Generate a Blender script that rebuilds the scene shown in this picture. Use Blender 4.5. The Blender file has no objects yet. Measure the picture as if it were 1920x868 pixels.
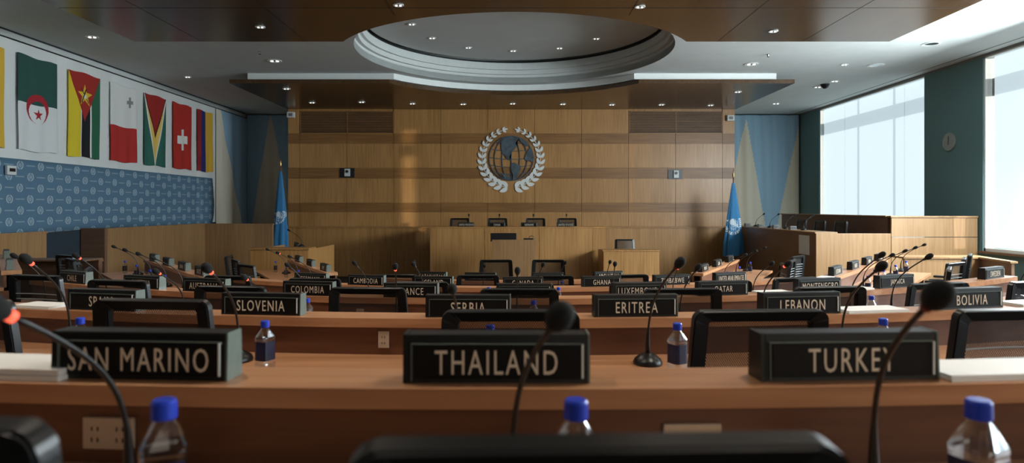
import bpy, bmesh, math, random
from mathutils import Vector, Matrix
random.seed(7)
S = bpy.context.scene
COL = S.collection
PI = math.pi
EYE = 1.70

# ---------------------------------------------------------------- camera, world, light
cd = bpy.data.cameras.new('camera'); cam = bpy.data.objects.new('camera', cd); COL.objects.link(cam)
cam.location = (0, 0, EYE); cam.rotation_euler = (PI/2, 0, 0)
cd.sensor_width = 36; cd.lens = 22.5; cd.shift_y = -44/1920
cd.clip_start = 0.02; cd.clip_end = 200
cd.dof.use_dof = True; cd.dof.focus_distance = 6.5; cd.dof.aperture_fstop = 3.2
S.camera = cam
S.view_settings.view_transform = 'Standard'; S.view_settings.look = 'None'
S.view_settings.exposure = 1.0; S.view_settings.gamma = 1.0; S.view_settings.use_curve_mapping = False
S.cycles.use_denoising = True
S.cycles.max_bounces = 8; S.cycles.diffuse_bounces = 5; S.cycles.transparent_max_bounces = 24
S.cycles.sample_clamp_indirect = 4
w = bpy.data.worlds.new('daylight'); S.world = w; w.use_nodes = True
w.node_tree.nodes['Background'].inputs[0].default_value = (0.78, 0.90, 1.0, 1)
w.node_tree.nodes['Background'].inputs[1].default_value = 0.3

def lamp(name, kind, loc, rot, energy, color, size=None, size_y=None, angle=None):
    l = bpy.data.lights.new(name, kind); l.energy = energy; l.color = color
    if kind == 'AREA':
        l.shape = 'RECTANGLE'; l.size = size; l.size_y = size_y
    if angle is not None: l.angle = angle
    o = bpy.data.objects.new(name, l); COL.objects.link(o); o.location = loc; o.rotation_euler = rot
    return o
SUNDIR = Vector((-0.912, 0.409, -0.055)).normalized()
sun = lamp('sun', 'SUN', (14, -4, 5), SUNDIR.to_track_quat('-Z', 'Y').to_euler(), 2.5, (1.0, 0.93, 0.82), angle=math.radians(0.8))
# daylight entering through the tall windows of the right wall
DAY = (0.86, 0.95, 1.0)
lamp('daylight_near', 'AREA', (8.30, 2.2, 2.6), (0, math.radians(62), 0), 270, DAY, 2.4, 5.4)
lamp('daylight_middle', 'AREA', (8.30, 7.9, 2.6), (0, math.radians(64), 0), 680, DAY, 2.4, 3.8)

lamp('rear_fill', 'AREA', (3.0, -2.3, 2.5), (PI/2, 0, 0), 26, (1.0, 0.86, 0.68), 6.0, 2.2)  # added warm fill from behind the camera; the rear wall has no window

# ---------------------------------------------------------------- materials
def lin(c):
    return tuple(((v/255)/12.92 if v/255 <= .04045 else ((v/255+.055)/1.055)**2.4) for v in c) + (1,)
def newmat(name):
    m = bpy.data.materials.new(name); m.use_nodes = True
    return m, m.node_tree, m.node_tree.nodes['Principled BSDF']
def setp(b, **k):
    names = dict(rough='Roughness', metal='Metallic', spec='Specular IOR Level', trans='Transmission Weight', alpha='Alpha', emis='Emission Strength', sheen='Sheen Weight', coat='Coat Weight')
    for a, v in k.items(): b.inputs[names[a]].default_value = v
def speck(name, c, amt=0.12, scale=30, rough=.6, stretch=(1, 1, 1), **k):
    """paint, plastic, fabric: base colour with a slight procedural variation"""
    m, t, b = newmat(name)
    tc = t.nodes.new('ShaderNodeTexCoord'); mp = t.nodes.new('ShaderNodeMapping'); mp.inputs['Scale'].default_value = stretch
    n = t.nodes.new('ShaderNodeTexNoise'); n.inputs['Scale'].default_value = scale; n.inputs['Detail'].default_value = 3
    r = t.nodes.new('ShaderNodeValToRGB'); L = lin(c)
    r.color_ramp.elements[0].color = tuple(v*(1-amt) for v in L[:3])+(1,)
    r.color_ramp.elements[1].color = tuple(min(1, v*(1+amt)) for v in L[:3])+(1,)
    r.color_ramp.elements[0].position = .3; r.color_ramp.elements[1].position = .7
    t.links.new(tc.outputs['Object'], mp.inputs[0]); t.links.new(mp.outputs[0], n.inputs['Vector'])
    t.links.new(n.outputs['Fac'], r.inputs[0]); t.links.new(r.outputs[0], b.inputs['Base Color'])
    setp(b, rough=rough, **k)
    return m
def wood(name, c1, c2, grain='z', fine=38, rough=.38, spec=.5, big=.35):
    m, t, b = newmat(name)
    tc = t.nodes.new('ShaderNodeTexCoord')
    def noise(sc, det, s3):
        mp = t.nodes.new('ShaderNodeMapping'); mp.inputs['Scale'].default_value = s3
        n = t.nodes.new('ShaderNodeTexNoise'); n.inputs['Scale'].default_value = sc; n.inputs['Detail'].default_value = det
        t.links.new(tc.outputs['Object'], mp.inputs[0]); t.links.new(mp.outputs[0], n.inputs['Vector']); return n
    lowg = {'z': (1, 1, .045), 'x': (.045, 1, 1), 'y': (1, .045, 1)}[grain]
    lowb = {'z': (1, 1, .2), 'x': (.2, 1, 1), 'y': (1, .2, 1)}[grain]
    n1 = noise(fine, 5, lowg); n2 = noise(2.3, 2, lowb)
    mx = t.nodes.new('ShaderNodeMix'); mx.data_type = 'FLOAT'; mx.inputs[0].default_value = big
    t.links.new(n1.outputs['Fac'], mx.inputs[2]); t.links.new(n2.outputs['Fac'], mx.inputs[3])
    r = t.nodes.new('ShaderNodeValToRGB'); r.color_ramp.elements[0].position = .36; r.color_ramp.elements[1].position = .64
    r.color_ramp.elements[0].color = lin(c1); r.color_ramp.elements[1].color = lin(c2)
    t.links.new(mx.outputs[0], r.inputs[0]); t.links.new(r.outputs[0], b.inputs['Base Color'])
    bp = t.nodes.new('ShaderNodeBump'); bp.inputs['Strength'].default_value = .05; bp.inputs['Distance'].default_value = .002
    t.links.new(n1.outputs['Fac'], bp.inputs['Height']); t.links.new(bp.outputs[0], b.inputs['Normal'])
    setp(b, rough=rough, spec=spec)
    return m
M = {}
M['wall_wood'] = wood('honey_veneer', (158, 114, 64), (190, 143, 88), 'z', 30, .36)
M['wall_wood_band'] = wood('honey_veneer_cross', (122, 84, 44), (152, 108, 60), 'x', 30, .42)
M['ceil_wood'] = wood('ceiling_veneer', (68, 48, 28), (90, 65, 40), 'y', 20, .24)
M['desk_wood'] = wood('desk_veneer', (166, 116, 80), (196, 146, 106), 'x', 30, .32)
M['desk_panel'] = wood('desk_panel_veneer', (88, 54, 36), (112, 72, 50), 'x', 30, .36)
M['booth_wood'] = wood('booth_veneer', (142, 106, 68), (166, 130, 90), 'z', 30, .4)
M['booth_dark'] = wood('booth_dark_shaded_veneer', (110, 82, 62), (130, 98, 76), 'x', 26, .4)  # darker wood; on side panels turned from the windows it paints their shade
M['ceiling'] = speck('ceiling_paint', (206, 212, 210), .03, 3, .85)
M['white_trim'] = speck('white_trim_paint', (232, 238, 236), .02, 5, .5)
M['black_gap'] = speck('black_recess', (12, 12, 12), .1, 8, .7)
M['teal'] = speck('teal_wall_fabric', (100, 134, 137), .18, 120, .9)
M['white_fabric'] = speck('white_wall_fabric', (226, 230, 228), .05, 2, .85, (1, 1.0, .15))
M['low_wall'] = speck('dark_blue_wall', (40, 52, 62), .1, 10, .8)
M['carpet'] = speck('dark_carpet', (46, 38, 36), .25, 150, .95)
M['black'] = speck('black_plastic', (22, 25, 26), .15, 60, .34)
M['black_soft'] = speck('black_rubber', (18, 22, 22), .15, 60, .55)
M['fabric_black'] = speck('black_seat_fabric', (24, 27, 28), .25, 200, .9)
M['foam'] = speck('black_foam', (20, 22, 22), .4, 400, .95)
M['plate'] = speck('nameplate_black', (10, 12, 13), .1, 40, .42)
M['card'] = speck('nameplate_card', (8, 9, 9), .1, 60, .5, spec=.25)
M['acrylic'] = speck('frosted_acrylic', (108, 120, 113), .06, 40, .25)
M['letter'] = speck('letter_white', (228, 214, 192), .04, 40, .5)
M['steel'] = speck('brushed_steel', (190, 195, 195), .08, 60, .25, metal=1.0)
M['rib'] = speck('rib_plastic', (176, 182, 180), .06, 40, .3)
M['outlet'] = speck('outlet_plastic', (196, 176, 152), .04, 30, .45)
M['paper'] = speck('paper', (236, 236, 232), .02, 20, .6)
M['cap_blue'] = speck('blue_cap', (30, 62, 190), .06, 40, .35)
M['label_dark'] = speck('bottle_label', (20, 30, 66), .4, 26, .4)
M['emblem_white'] = speck('emblem_white', (232, 236, 232), .03, 10, .5)
M['emblem_blue'] = speck('emblem_bluegrey', (74, 88, 96), .35, 9, .45)
M['device'] = speck('white_device', (215, 222, 220), .04, 20, .45)
M['grey_device'] = speck('grey_device', (120, 122, 120), .08, 20, .4)
M['gold'] = speck('pole_metal', (180, 150, 100), .08, 20, .3, metal=1.0)
M['pole_wood'] = wood('pole_wood', (90, 60, 36), (120, 82, 50), 'z', 40, .4)
M['clock'] = speck('clock_face', (150, 160, 158), .08, 20, .5)
M['grille'] = wood('grille_wood', (120, 84, 46), (150, 108, 64), 'x', 30, .45)

def m_led():
    m, t, b = newmat('red_led'); b.inputs['Base Color'].default_value = (.8, .05, .03, 1)
    b.inputs['Emission Color'].default_value = (1, .12, .06, 1); setp(b, emis=.9); return m
M['led'] = m_led()
M['led_dim'] = speck('unlit_red_ring', (110, 24, 18), .1, 20, .4)
def m_bulb():
    m, t, b = newmat('lamp_lens'); b.inputs['Base Color'].default_value = (.9, .9, .88, 1)
    b.inputs['Emission Color'].default_value = (1, .97, .9, 1); setp(b, emis=.6, rough=.2); return m
M['lens'] = m_bulb()
def m_bottle():
    m = bpy.data.materials.new('clear_plastic'); m.use_nodes = True; t = m.node_tree; t.nodes.clear()
    o = t.nodes.new('ShaderNodeOutputMaterial'); mix = t.nodes.new('ShaderNodeMixShader'); tr = t.nodes.new('ShaderNodeBsdfTransparent')
    gl = t.nodes.new('ShaderNodeBsdfGlossy'); gl.inputs['Roughness'].default_value = .06; gl.inputs['Color'].default_value = (.9, .95, 1, 1)
    tr.inputs['Color'].default_value = (.86, .88, .88, 1)
    lw = t.nodes.new('ShaderNodeLayerWeight'); lw.inputs['Blend'].default_value = .35
    t.links.new(lw.outputs['Facing'], mix.inputs[0]); t.links.new(tr.outputs[0], mix.inputs[1]); t.links.new(gl.outputs[0], mix.inputs[2])
    mu = t.nodes.new('ShaderNodeMath'); mu.operation = 'MULTIPLY_ADD'; mu.inputs[1].default_value = .55; mu.inputs[2].default_value = .06
    t.links.new(lw.outputs['Facing'], mu.inputs[0]); t.links.new(mu.outputs[0], mix.inputs[0])
    t.links.new(mix.outputs[0], o.inputs[0]); return m
M['bottle'] = m_bottle()
def m_mesh():
    """woven chair mesh: threads and open holes"""
    m, t, b = newmat('woven_mesh'); b.inputs['Base Color'].default_value = lin((34, 34, 34)); setp(b, rough=.5)
    tc = t.nodes.new('ShaderNodeTexCoord')
    outs = []
    for rot in (0.6, -0.6):
        mp = t.nodes.new('ShaderNodeMapping'); mp.inputs['Rotation'].default_value = (0, rot, 0); mp.inputs['Scale'].default_value = (160, 160, 160)
        wv = t.nodes.new('ShaderNodeTexWave'); wv.inputs['Scale'].default_value = .32; wv.bands_direction = 'X'
        t.links.new(tc.outputs['Object'], mp.inputs[0]); t.links.new(mp.outputs[0], wv.inputs['Vector']); outs.append(wv)
    mx = t.nodes.new('ShaderNodeMath'); mx.operation = 'MAXIMUM'
    t.links.new(outs[0].outputs['Fac'], mx.inputs[0]); t.links.new(outs[1].outputs['Fac'], mx.inputs[1])
    mr = t.nodes.new('ShaderNodeMapRange'); mr.inputs['From Min'].default_value = .45; mr.inputs['From Max'].default_value = .8
    mr.inputs['To Min'].default_value = .22; mr.inputs['To Max'].default_value = .95
    t.links.new(mx.outputs[0], mr.inputs[0]); t.links.new(mr.outputs[0], b.inputs['Alpha'])
    return m
M['mesh'] = m_mesh()
def m_blind():
    m = bpy.data.materials.new('roller_blind_fabric'); m.use_nodes = True; t = m.node_tree; t.nodes.clear()
    o = t.nodes.new('ShaderNodeOutputMaterial')
    tr = t.nodes.new('ShaderNodeBsdfTranslucent'); tr.inputs[0].default_value = (.62, .68, .70, 1)
    df = t.nodes.new('ShaderNodeBsdfDiffuse'); df.inputs[0].default_value = (.75, .80, .82, 1)
    em = t.nodes.new('ShaderNodeEmission'); em.inputs[0].default_value = (.80, .93, 1, 1); em.inputs[1].default_value = .19  # emission puts a daylight glow into the fabric itself
    tc = t.nodes.new('ShaderNodeTexCoord'); n = t.nodes.new('ShaderNodeTexNoise'); n.inputs['Scale'].default_value = 300
    bp = t.nodes.new('ShaderNodeBump'); bp.inputs['Strength'].default_value = .05
    t.links.new(tc.outputs['Object'], n.inputs['Vector']); t.links.new(n.outputs['Fac'], bp.inputs['Height']); t.links.new(bp.outputs[0], df.inputs['Normal'])
    mx = t.nodes.new('ShaderNodeMixShader'); mx.inputs[0].default_value = .4
    ad = t.nodes.new('ShaderNodeAddShader')
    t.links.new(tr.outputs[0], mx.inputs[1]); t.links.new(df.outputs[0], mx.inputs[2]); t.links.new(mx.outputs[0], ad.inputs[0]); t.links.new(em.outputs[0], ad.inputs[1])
    t.links.new(ad.outputs[0], o.inputs[0]); return m
M['blind'] = m_blind()
def m_vcol(name, rough=.85):
    m, t, b = newmat(name); a = t.nodes.new('ShaderNodeVertexColor'); a.layer_name = 'Col'
    n = t.nodes.new('ShaderNodeTexNoise'); n.inputs['Scale'].default_value = 60; tc = t.nodes.new('ShaderNodeTexCoord')
    bp = t.nodes.new('ShaderNodeBump'); bp.inputs['Strength'].default_value = .1; bp.inputs['Distance'].default_value = .002
    t.links.new(tc.outputs['Object'], n.inputs['Vector']); t.links.new(n.outputs['Fac'], bp.inputs['Height']); t.links.new(bp.outputs[0], b.inputs['Normal'])
    t.links.new(a.outputs['Color'], b.inputs['Base Color']); setp(b, rough=rough); return m
M['cloth'] = m_vcol('dyed_cloth')
def m_banner():
    m, t, b = newmat('printed_banner_fabric'); setp(b, rough=.8)
    tc = t.nodes.new('ShaderNodeTexCoord'); sx = t.nodes.new('ShaderNodeSeparateXYZ'); t.links.new(tc.outputs['Object'], sx.inputs[0])
    def ma(op, a, bb=None, c=None):
        n = t.nodes.new('ShaderNodeMath'); n.operation = op
        for i, v in enumerate((a, bb, c)):
            if v is None: continue
            if isinstance(v, (int, float)): n.inputs[i].default_value = v
            else: t.links.new(v, n.inputs[i])
        return n.outputs[0]
    CU, CV = .43, .175
    u = ma('DIVIDE', sx.outputs[1], CU); v = ma('DIVIDE', sx.outputs[2], CV)
    row = ma('FLOOR', v); par = ma('FLOORED_MODULO', row, 2.0); u2 = ma('MULTIPLY_ADD', par, .5, u)
    fu = ma('SUBTRACT', ma('FRACT', u2), .5); fv = ma('SUBTRACT', ma('FRACT', v), .5)
    dx = ma('MULTIPLY', fu, CU); dy = ma('MULTIPLY', fv, CV)
    adx = ma('ABSOLUTE', dx); ady = ma('ABSOLUTE', dy)
    r = ma('SQRT', ma('ADD', ma('MULTIPLY', dx, dx), ma('MULTIPLY', dy, dy)))
    ring = ma('MULTIPLY', ma('LESS_THAN', ma('ABSOLUTE', ma('SUBTRACT', r, .056)), .011), ma('GREATER_THAN', adx, .009))
    globe = ma('MULTIPLY', ma('LESS_THAN', r, .034), ma('GREATER_THAN', ma('ABSOLUTE', ma('SINE', ma('MULTIPLY', dx, 190.0))), .55))
    dash = ma('MULTIPLY', ma('GREATER_THAN', adx, .125), ma('LESS_THAN', ady, .009)); dash = ma('MULTIPLY', dash, .6)
    mask = ma('MULTIPLY', ma('MAXIMUM', ma('MAXIMUM', ring, globe), dash), .5)
    n = t.nodes.new('ShaderNodeTexNoise'); n.inputs['Scale'].default_value = 1.4; t.links.new(tc.outputs['Object'], n.inputs['Vector'])
    rp = t.nodes.new('ShaderNodeValToRGB'); rp.color_ramp.elements[0].color = lin((84, 118, 142)); rp.color_ramp.elements[1].color = lin((96, 130, 154))
    t.links.new(n.outputs['Fac'], rp.inputs[0])
    mx = t.nodes.new('ShaderNodeMix'); mx.data_type = 'RGBA'; t.links.new(mask, mx.inputs[0]); t.links.new(rp.outputs[0], mx.inputs[6]); mx.inputs[7].default_value = lin((214, 228, 234))
    t.links.new(mx.outputs[2], b.inputs['Base Color']); return m
M['banner'] = m_banner()

# ---------------------------------------------------------------- mesh helpers
def mesh_obj(name, bm, mats, parent=None, loc=None, rotz=None, smooth=False, normals=True):
    if normals: bmesh.ops.recalc_face_normals(bm, faces=bm.faces[:])
    me = bpy.data.meshes.new(name); bm.to_mesh(me); bm.free()
    for m in (mats if isinstance(mats, (list, tuple)) else [mats]): me.materials.append(m)
    if smooth:
        for p in me.polygons: p.use_smooth = True
    o = bpy.data.objects.new(name, me); COL.objects.link(o)
    if parent is not None: o.parent = parent
    if loc is not None: o.location = loc
    if rotz is not None: o.rotation_euler = (0, 0, rotz)
    return o
def box(bm, x0, x1, y0, y1, z0, z1, mi=0, bev=0.0):
    vs = [bm.verts.new((x, y, z)) for x in (x0, x1) for y in (y0, y1) for z in (z0, z1)]
    idx = [(0, 1, 3, 2), (4, 6, 7, 5), (0, 4, 5, 1), (2, 3, 7, 6), (0, 2, 6, 4), (1, 5, 7, 3)]
    fs = [bm.faces.new([vs[i] for i in f]) for f in idx]
    for f in fs: f.material_index = mi
    if bev > 0:
        es = list({e for f in fs for e in f.edges})
        r = bmesh.ops.bevel(bm, geom=es, offset=bev, segments=2, profile=.6, affect='EDGES')
        for f in r['faces']: f.material_index = mi
    return bm
def nb(): return bmesh.new()
def prism(bm, pts, z0, z1, axis='z', mi=0):
    """extrude polygon pts; axis z: (x,y) ; axis y: pts are (x,z) extruded y0..y1 ; axis x: (y,z)"""
    def mk(p, h):
        if axis == 'z': return (p[0], p[1], h)
        if axis == 'y': return (p[0], h, p[1])
        return (h, p[0], p[1])
    a = [bm.verts.new(mk(p, z0)) for p in pts]; b = [bm.verts.new(mk(p, z1)) for p in pts]
    n = len(pts); fs = [bm.faces.new(a[::-1]), bm.faces.new(b)]
    for i in range(n): fs.append(bm.faces.new((a[i], a[(i+1) % n], b[(i+1) % n], b[i])))
    for f in fs: f.material_index = mi
    if n > 6: bmesh.ops.triangulate(bm, faces=fs[:2])
    return bm
def ring(bm, outer, inner, y0, y1, axis='y', mi=0):
    n = len(outer)
    def mk(p, h):
        if axis == 'y': return (p[0], h, p[1])
        if axis == 'z': return (p[0], p[1], h)
        return (h, p[0], p[1])
    A = [bm.verts.new(mk(p, y0)) for p in outer]; B = [bm.verts.new(mk(p, y0)) for p in inner]
    C = [bm.verts.new(mk(p, y1)) for p in outer]; D = [bm.verts.new(mk(p, y1)) for p in inner]
    for i in range(n):
        j = (i+1) % n
        for q in ((A[i], A[j], B[j], B[i]), (C[j], C[i], D[i], D[j]), (A[j], A[i], C[i], C[j]), (B[i], B[j], D[j], D[i])):
            bm.faces.new(q).material_index = mi
    return bm
def lathe(bm, prof, seg=24, c=(0, 0, 0), mi=0, sx=1, sy=1):
    rings = []
    for r, z in prof:
        if r < 1e-6: rings.append([bm.verts.new((c[0], c[1], c[2]+z))])
        else: rings.append([bm.verts.new((c[0]+sx*r*math.cos(2*PI*i/seg), c[1]+sy*r*math.sin(2*PI*i/seg), c[2]+z)) for i in range(seg)])
    for a, b in zip(rings, rings[1:]):
        for i in range(seg):
            j = (i+1) % seg
            if len(a) == 1 and len(b) == 1: continue
            f = (a[0], b[j], b[i]) if len(a) == 1 else ((a[i], a[j], b[0]) if len(b) == 1 else (a[i], a[j], b[j], b[i]))
            bm.faces.new(f).material_index = mi
    return bm
def tube(bm, pts, rad, seg=8, mi=0, flat=1.0):
    pts = [Vector(p) for p in pts]; n = len(pts)
    rad = rad if isinstance(rad, (list, tuple)) else [rad]*n
    rings = []; up = None
    for i, p in enumerate(pts):
        d = (pts[min(i+1, n-1)]-pts[max(i-1, 0)]).normalized()
        if up is None: up = Vector((0, 0, 1)) if abs(d.z) < .9 else Vector((1, 0, 0))
        a = d.cross(up).normalized(); b = a.cross(d).normalized(); up = b
        rings.append([bm.verts.new(p+a*rad[i]*math.cos(2*PI*k/seg)+b*rad[i]*flat*math.sin(2*PI*k/seg)) for k in range(seg)])
    for r0, r1 in zip(rings, rings[1:]):
        for k in range(seg): bm.faces.new((r0[k], r0[(k+1) % seg], r1[(k+1) % seg], r1[k])).material_index = mi
    bm.faces.new(rings[0][::-1]).material_index = mi; bm.faces.new(rings[-1]).material_index = mi
    return bm
def bez(p0, p1, p2, p3, n=12):
    out = []
    for i in range(n+1):
        t = i/n; out.append(Vector(p0)*(1-t)**3+Vector(p1)*3*t*(1-t)**2+Vector(p2)*3*t*t*(1-t)+Vector(p3)*t**3)
    return out
def cloth(name, nx, nz, pos, colr, parent=None, thick=.004, mat=None):
    me = bpy.data.meshes.new(name)
    vs = [pos(i/nx, j/nz) for j in range(nz+1) for i in range(nx+1)]
    fs = [(j*(nx+1)+i, j*(nx+1)+i+1, (j+1)*(nx+1)+i+1, (j+1)*(nx+1)+i) for j in range(nz) for i in range(nx)]
    me.from_pydata(vs, [], fs); me.update()
    ca = me.color_attributes.new('Col', 'FLOAT_COLOR', 'CORNER')
    data = []
    for j in range(nz):
        for i in range(nx):
            c = lin(colr((i+.5)/nx, (j+.5)/nz)); data.extend(list(c)*4)
    ca.data.foreach_set('color', data)
    for p in me.polygons: p.use_smooth = True
    me.materials.append(mat or M['cloth'])
    o = bpy.data.objects.new(name, me); COL.objects.link(o)
    if parent: o.parent = parent
    s = o.modifiers.new('thickness', 'SOLIDIFY'); s.thickness = thick; s.offset = 0
    return o
def empty(name, loc=(0, 0, 0), rz=0):
    o = bpy.data.objects.new(name, None); COL.objects.link(o); o.location = loc; o.rotation_euler = (0, 0, rz); o.empty_display_size = .05
    return o
def tag(o, label, cat, group=None, kind=None):
    o['label'] = label; o['category'] = cat
    if group: o['group'] = group
    if kind: o['kind'] = kind
    return o
def struct(o): o['kind'] = 'structure'; return o
def copy_tree(o, parent=None, skip=()):
    c = o.copy(); COL.objects.link(c)
    if parent is not None: c.parent = parent
    for ch in list(KIDS.get(o.name, [])):
        if ch.name.split('.')[0] not in skip: copy_tree(ch, c)
    return c
KIDS = {}
def register(root):
    for o in list(COL.objects):
        if o.parent is not None:
            q = o
            while q.parent is not None: q = q.parent
            if q == root: KIDS.setdefault(o.parent.name, []).append(o)
def at(px, py, D): return ((px-960)*D/1200, D, EYE+(390-py)*D/1200)
def arc_pts(cx, cy, r, a0, a1, n): return [(cx+r*math.cos(a0+(a1-a0)*i/n), cy+r*math.sin(a0+(a1-a0)*i/n)) for i in range(n+1)]

# ---------------------------------------------------------------- room shell
XL, XR, YB, YF = -7.64, 8.25, 18.4, -2.5
ZC, ZS = 4.39, 4.17
struct(mesh_obj('floor', box(nb(), XL-.2, XR+.2, YF, YB+.2, -.1, 0), M['carpet']))
# terraced tiers under the rows
CY, SX = 10.5, 1.1
ROWY = {1: 1.19, 2: 2.66, 3: 4.13, 4: 5.70, 5: 7.30}
RAD = {k: CY-v for k, v in ROWY.items()}
def zled(k): return 1.363-.125*(k-1)
def zwt(k): return 1.208-.125*(k-1)
def zfl(k): return .5-.125*(k-1)
bm = nb()
outer = {1: 13.0, 2: RAD[1]-.25, 3: RAD[2]-.25, 4: RAD[3]-.25}
for k in (4, 3, 2, 1):
    r0 = RAD[k]-.25; r1 = outer[k]; n = 60; A = []; 
    for i in range(n+1):
        th = -PI/2+PI*i/n
        def P(r):
            return (max(-7.05, min(8.1, SX*r*math.sin(th))), max(YF+.02, CY-r*math.cos(th)))
        A.append((P(r0), P(r1)))
    loopv = []
    for (a, b) in A:
        loopv.append((bm.verts.new((*a, zfl(k))), bm.verts.new((*b, zfl(k))), bm.verts.new((*a, 0.001)), bm.verts.new((*b, .001))))
    for p, q in zip(loopv, loopv[1:]):
        for f in ((p[0], p[1], q[1], q[0]), (p[0], q[0], q[2], p[2]), (p[1], p[3], q[3], q[1])):
            try: bm.faces.new(f)
            except ValueError: pass
struct(mesh_obj('floor_tiers', bm, M['carpet'], normals=False))

# ceiling with the round opening
OC = (0.04, 11.08); OR = 2.70
def plate_hole(bm, rect, cx, cy, r, z, n=96):
    x0, x1, y0, y1 = rect
    circ = [bm.verts.new((cx+r*math.cos(2*PI*i/n), cy+r*math.sin(2*PI*i/n), z)) for i in range(n)]
    outv = []
    for i in range(n):
        a = 2*PI*i/n; dx, dy = math.cos(a), math.sin(a); t = 1e9
        if dx > 1e-9: t = min(t, (x1-cx)/dx)
        if dx < -1e-9: t = min(t, (x0-cx)/dx)
        if dy > 1e-9: t = min(t, (y1-cy)/dy)
        if dy < -1e-9: t = min(t, (y0-cy)/dy)
        outv.append(bm.verts.new((cx+dx*t, cy+dy*t, z)))
    for i in range(n):
        j = (i+1) % n; bm.faces.new((circ[i], outv[i], outv[j], circ[j]))
    # corners
    for (X, Y) in ((x0, y0), (x1, y0), (x1, y1), (x0, y1)):
        a = math.atan2(Y-cy, X-cx) % (2*PI); i = int(a/(2*PI/n)) % n; j = (i+1) % n
        bm.faces.new((outv[i], bm.verts.new((X, Y, z)), outv[j]))
bm = nb(); plate_hole(bm, (XL-.3, XR+.3, YF, YB+.3), OC[0], OC[1], OR, ZC)
g = bmesh.ops.extrude_face_region(bm, geom=bm.faces[:])
bmesh.ops.translate(bm, vec=(0, 0, .12), verts=[v for v in g['geom'] if isinstance(v, bmesh.types.BMVert)])
struct(mesh_obj('ceiling', bm, M['ceiling']))
bm = nb(); lathe(bm, [(OR, ZC+.0), (OR, ZC+.17), (OR-.07, ZC+.17), (OR-.07, ZC+.26), (OR-.13, ZC+.26), (OR-.13, ZC+.40), (OR+.35, ZC+.40), (OR+.35, ZC+.46), (OR+.0, ZC+.9), (0, ZC+.9)], 96, (OC[0], OC[1], 0))
struct(mesh_obj('ceiling_oculus_wall', bm, [M['ceiling']], normals=False))
bm = nb(); lathe(bm, [(0, ZC+.50), (OR-.15, ZC+.50), (OR-.15, ZC+.46), (0, ZC+.46)], 96, (OC[0], OC[1], 0))
struct(mesh_obj('ceiling_oculus_disc', bm, M['ceiling']))
bm = nb(); ring(bm, arc_pts(OC[0], OC[1], OR+.33, 0, 2*PI*95/96, 95), arc_pts(OC[0], OC[1], OR-.11, 0, 2*PI*95/96, 95), ZC+.405, ZC+.44, axis='z')
struct(mesh_obj('trim_1', bm, M['black_gap']))

# dropped wood soffits around the opening
CR = 2.97; cy0 = 11.03
def soff_poly(xa, yn, yf, far):
    if not far:   # near slab, bite on its far edge
        a = math.asin((cy0-yf)/CR); pts = [(-xa, yn), (xa, yn), (xa, yf)]
        x = CR*math.cos(a)
        pts += [(OC[0]+CR*math.cos(t), cy0+CR*math.sin(t)) for t in [-a-(PI-2*a)*i/48 for i in range(49)]]
        pts += [(-xa, yf)]
    else:
        a = math.asin((yn-cy0)/CR)
        pts = [(xa, yn), (xa, yf), (-xa, yf), (-xa, yn)]
        pts += [(OC[0]+CR*math.cos(t), cy0+CR*math.sin(t)) for t in [PI-a-(PI-2*a)*i/48 for i in range(49)]]
    return pts
bm = nb(); prism(bm, soff_poly(5.6, -1.6, 9.5, False), ZS, ZC-.001)
sn = struct(mesh_obj('ceiling_wood_panel_near', bm, M['ceil_wood']))
bm = nb(); prism(bm, soff_poly(5.6, 12.68, 16.0, True), ZS, ZS+.08)
sf = struct(mesh_obj('ceiling_wood_canopy', bm, M['ceil_wood']))
CRs = CR; 
bm = nb(); prism(bm, soff_poly(5.28, 12.78, 16.0, True), ZS+.10, ZC-.001)
struct(mesh_obj('ceiling_cove_strip', bm, M['white_trim']))
bm = nb()
for x in (-4.6, -3.05, -1.5, 1.5, 3.05, 4.3):
    box(bm, x-.004, x+.004, -1.6, 9.48 if abs(x) > 2.6 else 8.2, ZS-.0015, ZS+.01)
for y in (2.4, 5.2, 7.9):
    box(bm, -5.6, 5.6, y-.004, y+.004, ZS-.0015, ZS+.01)
struct(mesh_obj('ceiling_panel_joints', bm, M['black_gap']))

# left wall
bm = nb(); box(bm, XL-.25, XL, YF, 18.4, 0, 4.27)
struct(mesh_obj('wall_left', bm, M['white_fabric']))
struct(mesh_obj('baseboard_left', box(nb(), XL, XL+.02, YF, 18.3, 0, 1.34), M['low_wall']))
bm = nb(); box(bm, XL-.25, XL-.02, YF, 18.4, 4.27, 4.295)
struct(mesh_obj('trim_2', bm, M['black_gap']))
struct(mesh_obj('trim_6', box(nb(), XL-.25, XL-.0, YF, 18.4, 4.295, ZC), M['ceiling']))
bm = nb(); box(bm, XL+.03, XL+.06, YF, 18.2, ZC-.012, ZC-.001)
struct(mesh_obj('trim_3', bm, M['low_wall']))
struct(mesh_obj('wall_rear', box(nb(), XL-.25, XR+.25, YF-.2, YF, 0, ZC), M['low_wall']))
struct(mesh_obj('wall_back', box(nb(), XL-.25, XR+.25, YB, YB+.2, 0, ZC), M['low_wall']))

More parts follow.
